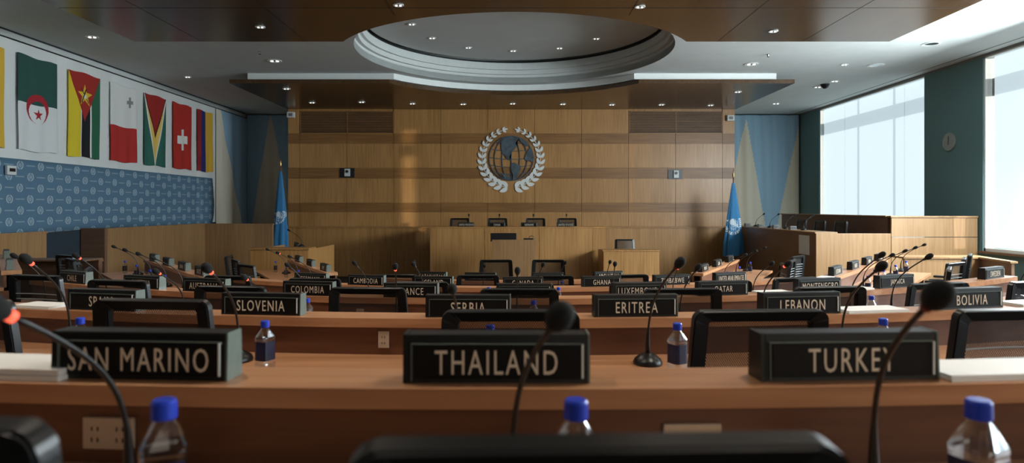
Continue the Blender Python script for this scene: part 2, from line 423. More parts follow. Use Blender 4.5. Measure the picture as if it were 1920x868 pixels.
# wood feature wall
bm = nb(); box(bm, -5.6, 5.57, 16.03, YB-.001, 0, ZC-.001, 0)  # unseen depth made solid to keep window light off the left corner
seams = [-5.6]+[-5.307+1.1745*i for i in range(10)]+[5.57]
zr = [(0.03, 1.215, 0), (1.24, 1.59, 0), (1.60, 1.825, 1), (1.835, 2.43, 0), (2.44, 2.70, 1), (2.71, 3.30, 0), (3.31, 3.56, 1), (3.57, 4.165, 0)]
for i in range(len(seams)-1):
    for (a, b, mi) in zr:
        gl = (i in (1, 2) or i in (8, 9)) and a > 3.5
        if gl: continue
        box(bm, seams[i]+.004, seams[i+1]-.004, 16.0+(.006 if mi else 0), 16.05, a, b, mi)
struct(mesh_obj('wall_front', bm, [M['wall_wood'], M['wall_wood_band']]))
bm = nb(); box(bm, -5.6, 5.57, 15.9, 16.0, 0, 1.21); box(bm, -5.6, 5.57, 15.86, 16.0, 1.21, 1.235)
struct(mesh_obj('trim_4', bm, M['wall_wood']))

# right wall with windows
def wallx(bm, y0, y1, z0, z1, mi=0, x0=XR, x1=XR+.35): box(bm, x0, x1, y0, y1, z0, z1, mi)
bm = nb()
wallx(bm, YF, YB, 0, .95); 
for (a, b) in ((17.2, 18.4), (11.22, 12.8), (5.0, 6.0), (YF, -.9)): wallx(bm, a, b, .95, 4.345)
struct(mesh_obj('wall_right', bm, M['teal']))
bm = nb(); box(bm, XR, XR+.35, YF, YB, 4.345, ZC-.001); box(bm, XR-.22, XR-.20, YF, 18.2, ZC-.006, ZC-.001)
struct(mesh_obj('trim_5', bm, M['grey_device']))
WINS = [(12.8, 17.2, [12.81, 13.594, 13.606, 16.034, 16.046, 17.10]), (6.0, 11.22, [6.01, 8.414, 8.426, 11.06]), (-.9, 5.0, [-.89, 2.014, 2.026, 4.98])]
for wi, (a, b, cuts) in enumerate(WINS):
    fr = nb()
    for y in (a, b-.04): box(fr, XR+.02, XR+.30, y, y+.04, .95, 4.345)
    box(fr, XR+.02, XR+.30, a, b, .95, 1.0); box(fr, XR+.02, XR+.30, a, b, 4.32, 4.345)
    root = struct(mesh_obj('window_%d' % (wi+1), fr, M['white_trim']))
    mb = nb(); box(mb, XR+.14, XR+.26, a, b, 3.66, 3.96)
    yy = a+1.1
    while yy < b-.4: box(mb, XR+.14, XR+.20, yy, yy+.06, 1.0, 4.335); yy += 1.45
    mesh_obj('mullion', mb, M['grey_device'], root)
    for i in range(0, len(cuts), 2):
        bl = nb(); box(bl, XR+.09, XR+.0915, cuts[i], cuts[i+1], 1.0, 4.335)
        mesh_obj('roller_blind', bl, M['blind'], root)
        hb = nb(); box(hb, XR+.08, XR+.10, cuts[i], cuts[i+1], .99, 1.02)
        mesh_obj('blind_bottom_bar', hb, M['white_trim'], root)
    sl = nb(); box(sl, XR-.06, XR+.3, a-.02, b+.02, .91, .95, 0)
    mesh_obj('window_sill', sl, M['booth_dark'], root)

# pleated fabric hangings at the two back corners
BLU, CRM = (160, 196, 220), (226, 220, 200)
def tri(px, py, apex, bl, br):
    (ax, ay), yb = apex, bl[1]
    if py < ay: return False
    t = (py-ay)/(yb-ay); return ax+(bl[0]-ax)*t <= px <= ax+(br[0]-ax)*t
def hang(name, X0, X1, trs, label):
    D = 18.3
    def pos(u, v):
        x = X0+(X1-X0)*u; return (x, D+.02*math.sin(x*9)+.012*math.sin(x*23+v*2), .3+v*(4.36-.3))
    def col(u, v):
        x = X0+(X1-X0)*u; z = .3+v*4.06; px = 960+x*1200/D; py = 390-(z-EYE)*1200/D
        return CRM if any(tri(px, py, *t) for t in trs) else BLU
    return tag(cloth(name, 110, 150, pos, col), label, 'fabric hanging')
hang('fabric_hanging', 5.62, 8.2, [((1399, 222), (1356, 415), (1434, 415)), ((1500, 222), (1459, 415), (1541, 415))], 'pale blue wall hanging with cream triangles beside the right windows')
hang('fabric_hanging', -7.585, -5.65, [((507, 213), (473, 415), (551, 415))], 'shadowed blue wall hanging with one khaki triangle, left back corner')
def sidehang():
    def pos(u, v):
        y = 16.45+u*1.86; return (XL+.05+.015*math.sin(y*11), y, 1.25+v*3.0)
    def col(u, v):
        y = 16.45+u*1.86; px = 960+XL*1200/y; z = 1.25+v*3; py = 390-(z-EYE)*1200/y
        return CRM if px < 409+(py-205)*.19 else BLU
    tag(cloth('fabric_hanging', 80, 120, pos, col), 'narrow cream and blue hanging at far end of flag wall', 'fabric hanging')
sidehang()

# blue printed banner on the left wall
bm = nb()
n = 90; rows = []
for i in range(n+1):
    y = -1.5+(16.22+1.5)*i/n
    zb = 1.30-.03*math.sin(y*.9)
    rows.append([bm.verts.new((XL+.035+.008*math.sin(y*5+j), y+(.12*math.sin(j/8*PI) if i == n else 0), zb+(2.455-zb)*j/8)) for j in range(9)])
for a, b in zip(rows, rows[1:]):
    for j in range(8): bm.faces.new((a[j], b[j], b[j+1], a[j+1]))
ban = mesh_obj('printed_banner', bm, M['banner'], smooth=True)
so = ban.modifiers.new('thickness', 'SOLIDIFY'); so.thickness = .004
tag(ban, 'long blue banner printed with rows of small pale emblems, below the flags', 'banner')

# flags hung flat on the left wall
def star(x, y, r, rot=PI/2):
    a = math.atan2(y, x)-rot; d = math.hypot(x, y)
    k = (a+PI/5) % (2*PI/5)-PI/5
    # point inside 5-point star
    R, rr = r, r*.382
    p1 = (R, 0); p2 = (rr*math.cos(PI/5), rr*math.sin(PI/5))
    q = (d*math.cos(k), abs(d*math.sin(k)))
    return (p2[0]-p1[0])*(q[1]-p1[1])-(p2[1]-p1[1])*(q[0]-p1[0]) > 0
def algeria(u, v):
    x = (u-.5)*.85; y = (v-.46)*1.5
    c1 = math.hypot(x-.0, y) < .24; c2 = math.hypot(x-.0, y+.055) < .185
    if c1 and not c2: return (168, 36, 46)
    if star(x, y+.09, .10): return (168, 36, 46)
    return (40, 82, 74) if v > .5 else (226, 230, 230)
def mozambique(u, v):
    x = u-.5
    if v > .42 and abs(x) < .5*(v-.42)/.58:
        sx_, sy_ = (u-.5)*.85, (v-.73)*1.5
        if abs(sx_+.02-sy_*.5) < .014 and abs(sy_) < .13: return (30, 30, 36)
        if abs(sx_) < .045 and abs(sy_+.02) < .035: return (220, 222, 215)
        if abs(sx_+sy_*.8) < .012 and abs(sx_) < .1: return (30, 30, 36)
        if star(sx_, sy_, .21): return (224, 190, 50)
        return (164, 44, 36)
    if u < .36: return (222, 200, 48)
    if u < .40: return (230, 232, 226)
    if u < .66: return (22, 24, 30)
    if u < .70: return (230, 232, 226)
    return (44, 104, 76)
def malta(u, v):
    x = (u-.74)*.85; y = (v-.80)*1.5
    if max(abs(x), abs(y)) < .11 and (min(abs(x), abs(y)) < .035): return (140, 142, 138)
    return (228, 230, 226) if v > .46 else (180, 46, 42)
def guyana(u, v):
    x = abs(u-.5)
    if v > .40 and x < .5*(v-.40)/.60-.03: return (158, 38, 32)
    if v > .38 and x < .5*(v-.38)/.62: return (26, 24, 26)
    if x < .47*v*1.0-.01: return (232, 196, 96)
    if x < .5*v+.02: return (232, 232, 224)
    return (48, 104, 90)
def swiss(u, v):
    x = (u-.5)*.85; y = (v-.45)*1.5
    if (abs(x) < .065 and abs(y) < .24) or (abs(y) < .09 and abs(x) < .22): return (232, 232, 226)
    return (182, 46, 36)
def colombia(u, v): return (150, 36, 40) if u < .26 else ((34, 44, 110) if u < .5 else (226, 178, 58))
def edgeflag(u, v): return (222, 180, 60) if u > .6 else (40, 100, 70)
FL = [(8.7, 9.58, edgeflag, 'yellow-edged flag cut by the left picture border'),
      (9.84, 10.69, algeria, 'green over white flag with red crescent and star'),
      (10.97, 11.81, mozambique, 'yellow, black and green flag with red triangle and star emblem'),
      (12.11, 12.95, malta, 'white over red flag with small grey cross'),
      (13.23, 14.06, guyana, 'dark green flag with red and golden arrowhead pointing down'),
      (14.35, 15.18, swiss, 'plain red flag with white cross'),
      (15.46, 16.25, colombia, 'red, blue and yellow vertically striped flag')]
for (y0, y1, f, lab) in FL:
    ph = random.random()*6
    def pos(u, v, y0=y0, y1=y1, ph=ph):
        k = 1-v
        return (XL+.03+.014*math.sin(u*14+ph)*k+.01, y0+(y1-y0)*(u+.01*math.sin(v*7+ph)*k), 2.60+.012*math.sin(u*8+ph)+1.49*v)
    tag(cloth('wall_flag', 96, 170, pos, f), lab+' on the left wall', 'flag', 'national flags on the left wall')

# low wood walls on the left
def simple(name, bm, mat, label, cat, **k): return tag(mesh_obj(name, bm, mat, **k), label, cat)
def wain(bm, x0, x1, y0, y1, z1):
    box(bm, x0, x1, y0, y1, 0, z1-.03); box(bm, x0-.012, x1+.012, y0-.012, y1+.012, z1-.03, z1)
bm = nb(); wain(bm, -7.28, -7.2, 3.0, 9.9, 1.34)
simple('low_wood_wall', bm, M['booth_wood'], 'low wood wall below blue banner at far left', 'partition')
bm = nb(); wain(bm, -7.3, -7.2, 11.35, 15.0, 1.34); 
o = simple('low_wood_wall', bm, M['booth_wood'], 'long low wood wall under the banner with dark end', 'partition')
bm = nb(); box(bm, -7.6, -7.18, 11.28, 11.36, 0, 1.345); mesh_obj('end_post', bm, M['booth_dark'], o)
bm = nb(); wain(bm, -7.3, -5.62, 15.0, 15.1, 1.335)
simple('low_wood_wall', bm, M['booth_wood'], 'short low wood wall facing the camera, left of the flag pole', 'partition')
bm = nb(); wain(bm, -7.15, -5.75, 8.9, 8.98, .98); box(bm, -7.15, -5.75, 8.62, 9.0, .98, 1.0)
simple('low_wood_wall', bm, M['booth_dark'], 'brown side counter beyond the far left desks', 'counter')

# right gallery box
GB = 11.3
r = empty('gallery_booth', (5.37, GB, 0)); tag(r, 'raised wood gallery booth under the right windows', 'booth')
def bb(name, x0, x1, y0, y1, z0, z1, mat, bev=0.004): return mesh_obj(name, box(nb(), x0-5.37, x1-5.37, y0-GB, y1-GB, z0, z1, 0, bev), mat, r)
bb('side_panel', 5.37, 5.45, GB+.04, 15.85, 0, 1.25, M['booth_dark'])
bb('front_panel', 5.37, 6.69, GB, GB+.04, 0, 1.25, M['booth_wood'])
bb('desk_shelf', 5.35, 5.75, GB, 15.85, 1.25, 1.275, M['booth_wood'])
bb('front_panel', 6.70, 8.22, GB, GB+.04, 0, 1.18, M['booth_wood'])
bb('front_panel', 6.70, 8.22, GB, GB+.04, 1.19, 1.53, M['booth_wood'])
bb('cap_rail', 6.68, 8.22, GB-.02, GB+.10, 1.53, 1.56, M['booth_wood'])
bb('rear_panel', 6.70, 6.78, GB+.12, 15.9, .45, 1.54, M['booth_dark'])
bb('rear_cap_rail', 6.66, 6.82, GB+.11, 15.9, 1.54, 1.565, M['booth_wood'])
bb('booth_floor', 5.46, 8.2, GB+.06, 15.9, .0, .45, M['carpet'], 0)
nt = bb('posted_notice', 5.355, 5.369, 11.55, 11.95, .85, 1.2, M['paper'], 0)
nt['label'] = 'small pale printed notice'

# counter in front of the gallery
r2 = empty('side_counter', (5.7, 9.3, 0)); tag(r2, 'low wood counter standing before the gallery booth', 'counter')
mesh_obj('front_panel', box(nb(), 0, 1.1, 0, .04, 0, .965, 0, .004), M['booth_wood'], r2)
bm = nb(); prism(bm, [(1.1, 0), (1.14, .03), (.99, -.78), (.95, -.78)], 0, .965); mesh_obj('side_panel', bm, M['booth_dark'], r2)
bm = nb(); prism(bm, [(-.02, -.02), (-.02, .35), (1.3, .35), (1.02, -.8), (.92, -.8), (1.07, -.02)], .965, .99); mesh_obj('counter_top', bm, M['booth_wood'], r2)

# ---------------------------------------------------------------- desks in rows
def frame_c(k, X, off=0.0):
    """point on the near edge of the ledge of row k; returns position, yaw"""
    R = RAD[k]; th = math.asin(max(-1, min(1, X/(SX*R))))
    yaw = math.atan2(R*math.sin(th), SX*R*math.cos(th))
    return Vector((X, CY-R*math.cos(th), 0)), yaw
WING = {('right', 5): ((2.45, 8.2), (3.7, 10.4)), ('right', 4): ((3.28, 6.52), (5.2, 8.85)),
        ('left', 5): ((-2.4, 8.25), (-3.65, 10.4)), ('left', 4): ((-3.1, 6.45), (-5.1, 8.85)),
        ('left', 3): ((-4.75, 5.95), (-6.5, 8.1)), ('right', 3): ((5.1, 6.1), (6.6, 7.6))}
def frame_w(side, k, t):
    a, b = [Vector((*p, 0)) for p in WING[(side, k)]]; p = a.lerp(b, t)
    d = (b-a).normalized()
    if side == 'left': d = -d
    return p, math.atan2(d.y, d.x)
def sweep(bm, path, y0, y1, z0, z1, mi=0):
    R = []
    for p, yaw in path:
        nx, ny = -math.sin(yaw), math.cos(yaw)
        R.append([bm.verts.new((p.x+nx*yy, p.y+ny*yy, zz)) for yy, zz in ((y0, z0), (y1, z0), (y1, z1), (y0, z1))])
    for a, b in zip(R, R[1:]):
        for i in range(4): bm.faces.new((a[i], a[(i+1) % 4], b[(i+1) % 4], b[i])).material_index = mi
    bm.faces.new(R[0][::-1]); bm.faces.new(R[-1]); return bm
def desk(path, k, label, outlets=()):
    zl, zw, zf = zled(k), zwt(k), zfl(k)
    r = empty('conference_desk', (0, 0, 0)); tag(r, label, 'desk', None)
    mesh_obj('worktop', sweep(nb(), path, -.50, .02, zw-.03, zw), M['desk_wood'], r)
    mesh_obj('ledge', sweep(nb(), path, 0, .155, zl-.038, zl), M['desk_wood'], r)
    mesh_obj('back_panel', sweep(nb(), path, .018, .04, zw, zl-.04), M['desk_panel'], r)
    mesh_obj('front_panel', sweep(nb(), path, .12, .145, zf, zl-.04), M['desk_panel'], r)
    for e in (path[0], path[-1]):
        p, yaw = e; s = 1 if e is path[0] else -1
        t = Vector((math.cos(yaw), math.sin(yaw), 0))
        pp = [(p+t*s*.01, yaw), (p+t*s*.045, yaw)]
        if s < 0: pp = pp[::-1]
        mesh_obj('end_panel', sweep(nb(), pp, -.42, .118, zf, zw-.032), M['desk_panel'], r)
    for (p, yaw, w_, h_) in outlets:
        ob = nb(); box(ob, -w_/2, w_/2, .008, .0175, 0, h_, 0, .002)
        o = mesh_obj('outlet_plate', ob, M['outlet'], r); o.location = (p.x, p.y, zw+.03); o.rotation_euler = (0, 0, yaw); o['label'] = 'pale outlet plate'
        sb = nb()
        for sx_ in ([-w_/4, w_/4] if w_ > .06 else [0]):
            for dz in (h_*.3, h_*.65):
                for q in (-.006, .006): box(sb, sx_+q-.001, sx_+q+.001, .0065, .009, dz-.004, dz+.004)
        o2 = mesh_obj('socket_slots', sb, M['black'], o)
    return r
def cpath(k, Xa, Xb, n=40): return [frame_c(k, Xa+(Xb-Xa)*i/n) for i in range(n+1)]
def lat(k, X): p, y = frame_c(k, X); return p, y
SPAN = {1: (-2.6, 2.6), 2: (-3.4, 3.4), 3: (-3.95, 4.35), 4: (-2.8, 2.85), 5: (-1.75, 1.9)}
OUT = {1: [(-.775, .10, .06), (.34, .11, .055)], 2: [(-.54, .045, .07), (1.35, .05, .07)], 3: [(2.2, .08, .06), (-1.0, .05, .05)], 4: [(.5, .05, .05)], 5: []}
RN = {1: 'nearest', 2: 'second', 3: 'third', 4: 'fourth', 5: 'innermost'}
for k in range(1, 6):
    desk(cpath(k, *SPAN[k]), k, '%s curved wooden conference desk of the centre block%s' % (RN[k], ', carrying THAILAND' if k == 1 else ''),
         [(*lat(k, X), w_, h_) for X, w_, h_ in OUT[k]])
for (side, k) in WING:
    desk([frame_w(side, k, t) for t in ((0, 1) if side == 'right' else (1, 0))], k, 'straight %s wing desk running toward the podium, %s row' % (side, RN[k]))

# ---------------------------------------------------------------- prototypes
def make_text(txt, height, maxw, narrow=.63):
    c = bpy.data.curves.new('lettering', 'FONT'); c.body = txt; c.size = 1; c.extrude = 0.02; c.offset = .0; c.space_character = 1.2; c.align_x = 'CENTER'; c.resolution_u = 3
    o = bpy.data.objects.new('tmp', c); COL.objects.link(o)
    dg = bpy.context.evaluated_depsgraph_get(); me = bpy.data.meshes.new_from_object(o.evaluated_get(dg))
    bpy.data.objects.remove(o); bpy.data.curves.remove(c)
    ys = [v.co.y for v in me.vertices]; xs = [v.co.x for v in me.vertices]
    s = height/(max(ys)-min(ys)); wd = (max(xs)-min(xs))*s*narrow
    fx = s*narrow*min(1, maxw/wd); y0 = (max(ys)+min(ys))/2
    for v in me.vertices:
        x, y, z = v.co; v.co = (x*fx, -z*.03-.0008, (y-y0)*s)
    me.materials.append(M['letter']); return me
def build_plate():
    W, Dp, H = .36, .06, .092
    hold = nb(); prism(hold, [(0, 0), (Dp, 0), (Dp-.004, H), (.004, H)], -W/2+.008, W/2-.004, axis='x')
    bmesh.ops.bevel(hold, geom=hold.edges[:], offset=.002, segments=2, affect='EDGES')
    cap = {}
    for s in (-1, 1):
        b_ = nb(); prism(b_, [(-.0005, 0), (Dp+.0005, 0), (Dp-.0035, H+.001), (.0035, H+.001)], s*W/2-.004 if s > 0 else -W/2, s*W/2 if s > 0 else -W/2+.008, axis='x'); cap[s] = b_
    card = nb(); box(card, -W/2+.022, W/2-.012, -.0015, .004, .008, .072, 0)
    lip = nb()
    box(lip, -W/2+.016, W/2-.012, -.0035, .003, .0745, .0762); box(lip, -W/2+.016, -W/2+.0178, -.0035, .003, .004, .0762)
    strip = nb(); box(strip, W/2-.0165, W/2-.0130, -.0045, .003, .010, .0745)  # added white strip paints the bright window-side edge of the lip
    out = {}
    for nm, b_, mt in (('holder', hold, M['plate']), ('end_cap', cap[-1], M['plate']), ('end_cap', cap[1], M['acrylic']), ('insert_card', card, M['card']), ('cover_lip', lip, M['acrylic']), ('edge_strip', strip, M['white_trim'])):  # black of the left cap paints its shade away from the windows
        bmesh.ops.recalc_face_normals(b_, faces=b_.faces[:]); me = bpy.data.meshes.new(nm); b_.to_mesh(me); b_.free(); me.materials.append(mt); out.setdefault(nm, []).append(me)
    return out
PLATE = build_plate()
def put(name, me, parent, loc=(0, 0, 0)):
    o = bpy.data.objects.new(name, me); COL.objects.link(o); o.parent = parent; o.location = loc; return o
def nameplate(txt, p, yaw, z, label, group, dx=0, tx=0, scale=1.0):
    q = p+Vector((math.cos(yaw)*dx-math.sin(yaw)*.04, math.sin(yaw)*dx+math.cos(yaw)*.04, 0))
    r = empty('nameplate', (q.x, q.y, z), yaw); tag(r, label, 'nameplate', group); r.scale = (scale,)*3
    for nm, ms in PLATE.items():
        for me in ms: put(nm, me, r)
    if txt: put('lettering', make_text(txt, .046, .30), r, (tx, -.001, .040))
    return r

def mic_mesh(H, lean, hx):
    base = nb(); lathe(base, [(0, 0), (.055, 0), (.057, .008), (.05, .022), (.03, .036), (.014, .044), (0, .045)], 24, sy=1.15)
    neck = nb(); pts = bez((0, 0, .035), (0, .01, H*.55), (hx*.3, -.01-lean*.15, H*.72), (hx, -lean, H), 16)
    tube(neck, pts, [.011-.0065*min(1, i/4) for i in range(17)], 8)
    d = (pts[-1]-pts[-2]).normalized(); tip = pts[-1]
    led = nb(); tube(led, [tip-d*.006, tip+d*.006], .0085, 12)
    head = nb(); lathe(head, [(0, 0), (.009, .002), (.015, .012), (.0185, .028), (.017, .044), (.010, .055), (0, .059)], 16)
    rot = d.to_track_quat('Z', 'Y').to_matrix().to_4x4(); bmesh.ops.transform(head, matrix=Matrix.Translation(tip+d*.004) @ rot, verts=head.verts[:])
    res = []
    for nm, b_, mt in (('base', base, M['black']), ('gooseneck', neck, M['black']), ('light_ring', led, None), ('foam_head', head, M['foam'])):
        bmesh.ops.recalc_face_normals(b_, faces=b_.faces[:]); me = bpy.data.meshes.new(nm); b_.to_mesh(me); b_.free()
        for pp in me.polygons: pp.use_smooth = True
        res.append((nm, me, mt))
    return res
MICC = {}
def mic(p, yaw, z, label, group, dx=.05, dy=-.14, H=.36, lean=.2, hx=0.0, led=False):
    key = (H, lean, hx, int(led))
    if key not in MICC:
        L = mic_mesh(H, lean, hx)
        for nm, me, mt in L: me.materials.append(mt if mt else ({True: M['led'], False: M['black'], 2: M['led_dim']}[led]))
        MICC[key] = L
    q = p+Vector((math.cos(yaw)*dx-math.sin(yaw)*dy, math.sin(yaw)*dx+math.cos(yaw)*dy, 0))
    r = empty('gooseneck_microphone', (q.x, q.y, z), yaw); tag(r, label, 'microphone', group)
    for nm, me, mt in MICC[key]: put(nm, me, r)
    return r

def bottle_meshes():
    H = .172; a = .0275
    def sec(bm, h, z, e):
        n = 24; L = []
        for i in range(n):
            t = 2*PI*i/n; c, s = math.cos(t), math.sin(t); k = (abs(c)**e+abs(s)**e)**(-1/e)
            L.append(bm.verts.new((h*k*c, h*k*s, z)))
        return L
    def loft(S_, capb=True, capt=False):
        bm = nb(); R = [sec(bm, *s) for s in S_]
        for r0, r1 in zip(R, R[1:]):
            for i in range(24): bm.faces.new((r0[i], r0[(i+1) % 24], r1[(i+1) % 24], r1[i]))
        if capb: bm.faces.new(R[0][::-1])
        if capt: bm.faces.new(R[-1])
        return bm
    body = loft([(a*.86, 0, 5), (a, .006, 6), (a, .02, 6), (a*.965, .024, 6), (a*.965, .105, 6), (a, .110, 6), (a*.98, .116, 5), (a*.62, .138, 2.6), (.0125, .146, 2), (.0125, .157, 2)], True, True)
    lab = loft([(a*.972, .034, 6), (a*.972, .100, 6)], False, False)
    cap = nb(); lathe(cap, [(0, .148), (.0150, .148), (.0155, .150), (.0152, .1685), (.013, .172), (0, .172)], 20)
    out = []
    for nm, b_, mt, sm in (('bottle_body', body, M['bottle'], True), ('label_wrap', lab, M['label_dark'], False), ('screw_cap', cap, M['cap_blue'], True)):
        bmesh.ops.recalc_face_normals(b_, faces=b_.faces[:]); me = bpy.data.meshes.new(nm); b_.to_mesh(me); b_.free(); me.materials.append(mt); out.append((nm, me))
    # label covers three sides only: keep the faces away from +x
    me = out[1][1]; bm = nb(); bm.from_mesh(me)
    bmesh.ops.delete(bm, geom=[f for f in bm.faces if f.calc_center_median().x > .02 or f.calc_center_median().y > .02], context='FACES'); bm.to_mesh(me); bm.free()
    return out
BOT = bottle_meshes()
def bottle(loc, label, group=None, rz=.6):
    r = empty('water_bottle', loc, rz); tag(r, label, 'bottle', group)
    for nm, me in BOT: put(nm, me, r)
    return r

def chair_proto():
    r = empty('mesh_chair', (0, 0, 0))
    def rtrap(wt, wb, z0, z1, rc, n=6):
        pts = []
        for (cx, cz, a0) in ((wt-rc, z1-rc, 0), (-wt+rc, z1-rc, PI/2), (-wb+rc, z0+rc, PI), (wb-rc, z0+rc, 3*PI/2)):
            for i in range(n+1):
                a = a0+PI/2*i/n; pts.append((cx+rc*math.cos(a), cz+rc*math.sin(a)))
        return pts
    b1 = nb(); ring(b1, rtrap(.222, .245, .50, 1.0, .032), rtrap(.170, .188, .54, .965, .012), -.247, -.213)
    bmesh.ops.transform(b1, matrix=Matrix.Translation((0, -.22, .5)) @ Matrix.Rotation(math.radians(7), 4, 'X') @ Matrix.Translation((0, .22, -.5)), verts=b1.verts[:])
    def fix(b_):
        for v in b_.verts: v.co.y -= .05*(1-(v.co.x/.24)**2)*-.6   # slight curve
    fix(b1)
    bmesh.ops.bevel(b1, geom=[e for e in b1.edges if len(e.link_faces) == 2 and e.calc_face_angle(0) > 1.2], offset=.004, segments=2, affect='EDGES')
    mesh_obj('back_frame', b1, M['black'], r)
    b2 = nb(); nx_, nz_ = 10, 8; V = [[b2.verts.new(((-.20+.40*i/nx_)*(1-.05*j/nz_), -.232-(j/nz_)*.425*math.tan(math.radians(7)), .535+.43*j/nz_)) for i in range(nx_+1)] for j in range(nz_+1)]
    for j in range(nz_):
        for i in range(nx_): b2.faces.new((V[j][i], V[j][i+1], V[j+1][i+1], V[j+1][i]))
    fix(b2); mesh_obj('mesh_panel', b2, M['mesh'], r, smooth=True)
    b3 = nb()
    for j in range(9):
        z = .575+.036*j; y = -.246-(z-.5)*math.tan(math.radians(7))
        box(b3, -.186, .186, y, y+.006, z, z+.0045)
    for e_ in range(1): pass
    bmesh.ops.subdivide_edges(b3, edges=[e for e in b3.edges if abs(e.verts[0].co.x-e.verts[1].co.x) > .1], cuts=6); fix(b3)
    mesh_obj('back_ribs', b3, M['rib'], r)
    b4 = nb(); box(b4, -.245, .245, -.22, .25, .43, .495, 0, .022); mesh_obj('seat', b4, M['fabric_black'], r, smooth=True)
    for s in (-1, 1):
        b5 = nb(); tube(b5, [(s*.23, -.02, .45), (s*.285, -.02, .46), (s*.29, -.02, .50), (s*.29, -.02, .655)], .014, 8); mesh_obj('armrest_post', b5, M['black'], r, smooth=True)
        b6 = nb(); box(b6, s*.29-.045, s*.29+.045, -.14, .13, .65, .678, 0, .012); mesh_obj('armrest_pad', b6, M['black_soft'], r, smooth=True)
    b7 = nb(); tube(b7, [(0, -.12, .45), (0, -.235, .47), (0, -.245, .56)], .02, 8, flat=1.6); mesh_obj('back_bracket', b7, M['black'], r, smooth=True)
    b8 = nb(); lathe(b8, [(0, .09), (.028, .09), (.028, .26), (.02, .26), (.02, .43), (0, .43)], 14); mesh_obj('gas_column', b8, M['black'], r, smooth=True)
    b9 = nb()
    for i in range(5):
        a = 2*PI*i/5+.3; tube(b9, [(0, 0, .105), (.15*math.cos(a), .15*math.sin(a), .09), (.28*math.cos(a), .28*math.sin(a), .062)], [.026, .02, .013], 8)
    mesh_obj('star_base', b9, M['black'], r, smooth=True)
    for i in range(5):
        a = 2*PI*i/5+.3; c = nb(); lathe(c, [(0, -.02), (.026, -.02), (.028, 0), (.026, .02), (0, .02)], 12)
        bmesh.ops.transform(c, matrix=Matrix.Translation((.28*math.cos(a), .28*math.sin(a), .029)) @ Matrix.Rotation(a, 4, 'Z') @ Matrix.Rotation(PI/2, 4, 'X'), verts=c.verts[:])
        mesh_obj('caster', c, M['black_soft'], r, smooth=True)
    return r
CH = chair_proto(); register(CH); used = [False]
def chair(loc, rz, label, group=None, ribs=True):
    o = CH if not used[0] else copy_tree(CH, None, () if ribs else ('back_ribs',))
    used[0] = True
    o.location = loc; o.rotation_euler = (0, 0, rz); tag(o, label, 'chair', group)
    return o

# ---------------------------------------------------------------- seats
# row: list of (X of plate, text, head height, lean, led)
SEATS = {
 1: [(-.735, 'SAN MARINO'), (-.03, 'THAILAND'), (.665, 'TURKEY')],
 2: [(-1.86, 'SPAIN'), (-1.09, 'SLOVENIA'), (-.187, 'SERBIA'), (.53, 'ERITREA'), (1.27, 'LEBANON'), (2.12, 'BOLIVIA')],
 3: [(-3.45, 'CHILE'), (-2.72, 'AUSTRIA'), (-2.17, 'AUSTRALIA'), (-1.38, 'COLOMBIA'), (-.67, 'FRANCE'), (.08, 'IRAN'), (.85, 'LUXEMBOURG'), (1.43, 'QATAR'), (2.17, 'MONTENEGRO'), (2.86, 'JAMAICA'), (4.05, 'SWEDEN')],
 4: [(-1.93, 'GERMANY'), (-1.36, 'CAMBODIA'), (-.72, 'ICELAND'), (.1, 'CANADA'), (.82, 'GHANA'), (1.5, 'ZIMBABWE'), (2.12, 'UNITED ARAB EMIRATES')],
 5: [(-.95, 'KAZAKHSTAN'), (-.37, 'TURKMENISTAN'), (.42, 'BELGIUM'), (1.15, 'ARGENTINA')],
}
MICS = {  # name: (dx, H, lean, hx, led)
 'SAN MARINO': (.105, .345, .2, -.03, True), 'THAILAND': (.03, .335, .2, .055, False), 'TURKEY': (-.07, .36, .2, -.055, 2),
 'SPAIN': (.02, .40, .2, .03, True), 'SLOVENIA': (.0, .38, .22, .02, True), 'SERBIA': (-.02, .31, .2, 0, False), 'ERITREA': (0, .40, .2, .05, 2),
 'LEBANON': (.06, .38, .2, .0, False), 'BOLIVIA': (.2, .40, .2, .06, False),
 'AUSTRIA': (-.1, .40, .2, .0, True), 'AUSTRALIA': (0, .32, .2, .0, True), 'COLOMBIA': (-.2, .30, .2, 0, True), 'IRAN': (-.05, .34, .12, 0, False),
 'LUXEMBOURG': (.2, .35, .1, .06, False), 'QATAR': (.17, .38, .2, .03, True), 'MONTENEGRO': (.08, .42, .2, .03, False), 'JAMAICA': (-.3, .40, .2, .05, False)}
ROWLAB = {1: 'nearest desk', 2: 'second desk', 3: 'third desk', 4: 'fourth desk', 5: 'innermost desk'}
for k, L in SEATS.items():
    for (X, txt) in L:
        p, yaw = frame_c(k, X)
        nameplate(txt, p, yaw, zled(k)+.0005, 'black nameplate reading %s on the %s' % (txt, ROWLAB[k]), 'country nameplates on the desks', tx={'TURKEY': -.0, 'BOLIVIA': .0}.get(txt, 0))
        dx, H, ln, hx, led = MICS.get(txt, (random.uniform(-.15, .15), random.choice((.34, .37)), .16, random.choice((-.04, .04)), random.random() < .12))
        mic(p, yaw, zwt(k)+.0005, 'black gooseneck microphone%s in front of the %s nameplate' % (' with red light' if led is True else '', txt), 'gooseneck microphones on the desks', dx, -.14, H, ln, hx, led)
WSE = {('right', 5): [(.12, 'MALTA'), (.45, 'CUBA'), (.8, None)], ('right', 4): [(.12, 'ESTONIA'), (.40, 'NIGER'), (.66, 'NEPAL'), (.92, 'INDIA')],
       ('left', 5): [(.12, 'EGYPT'), (.45, None), (.78, None)], ('left', 4): [(.12, 'GREECE'), (.36, 'GUINEA'), (.62, None), (.88, 'ITALY')],
       ('left', 3): [(.10, 'KENYA'), (.72, 'LATVIA')], ('right', 3): [(.12, 'NORWAY')]}
WORD = ['first', 'second', 'third', 'fourth']
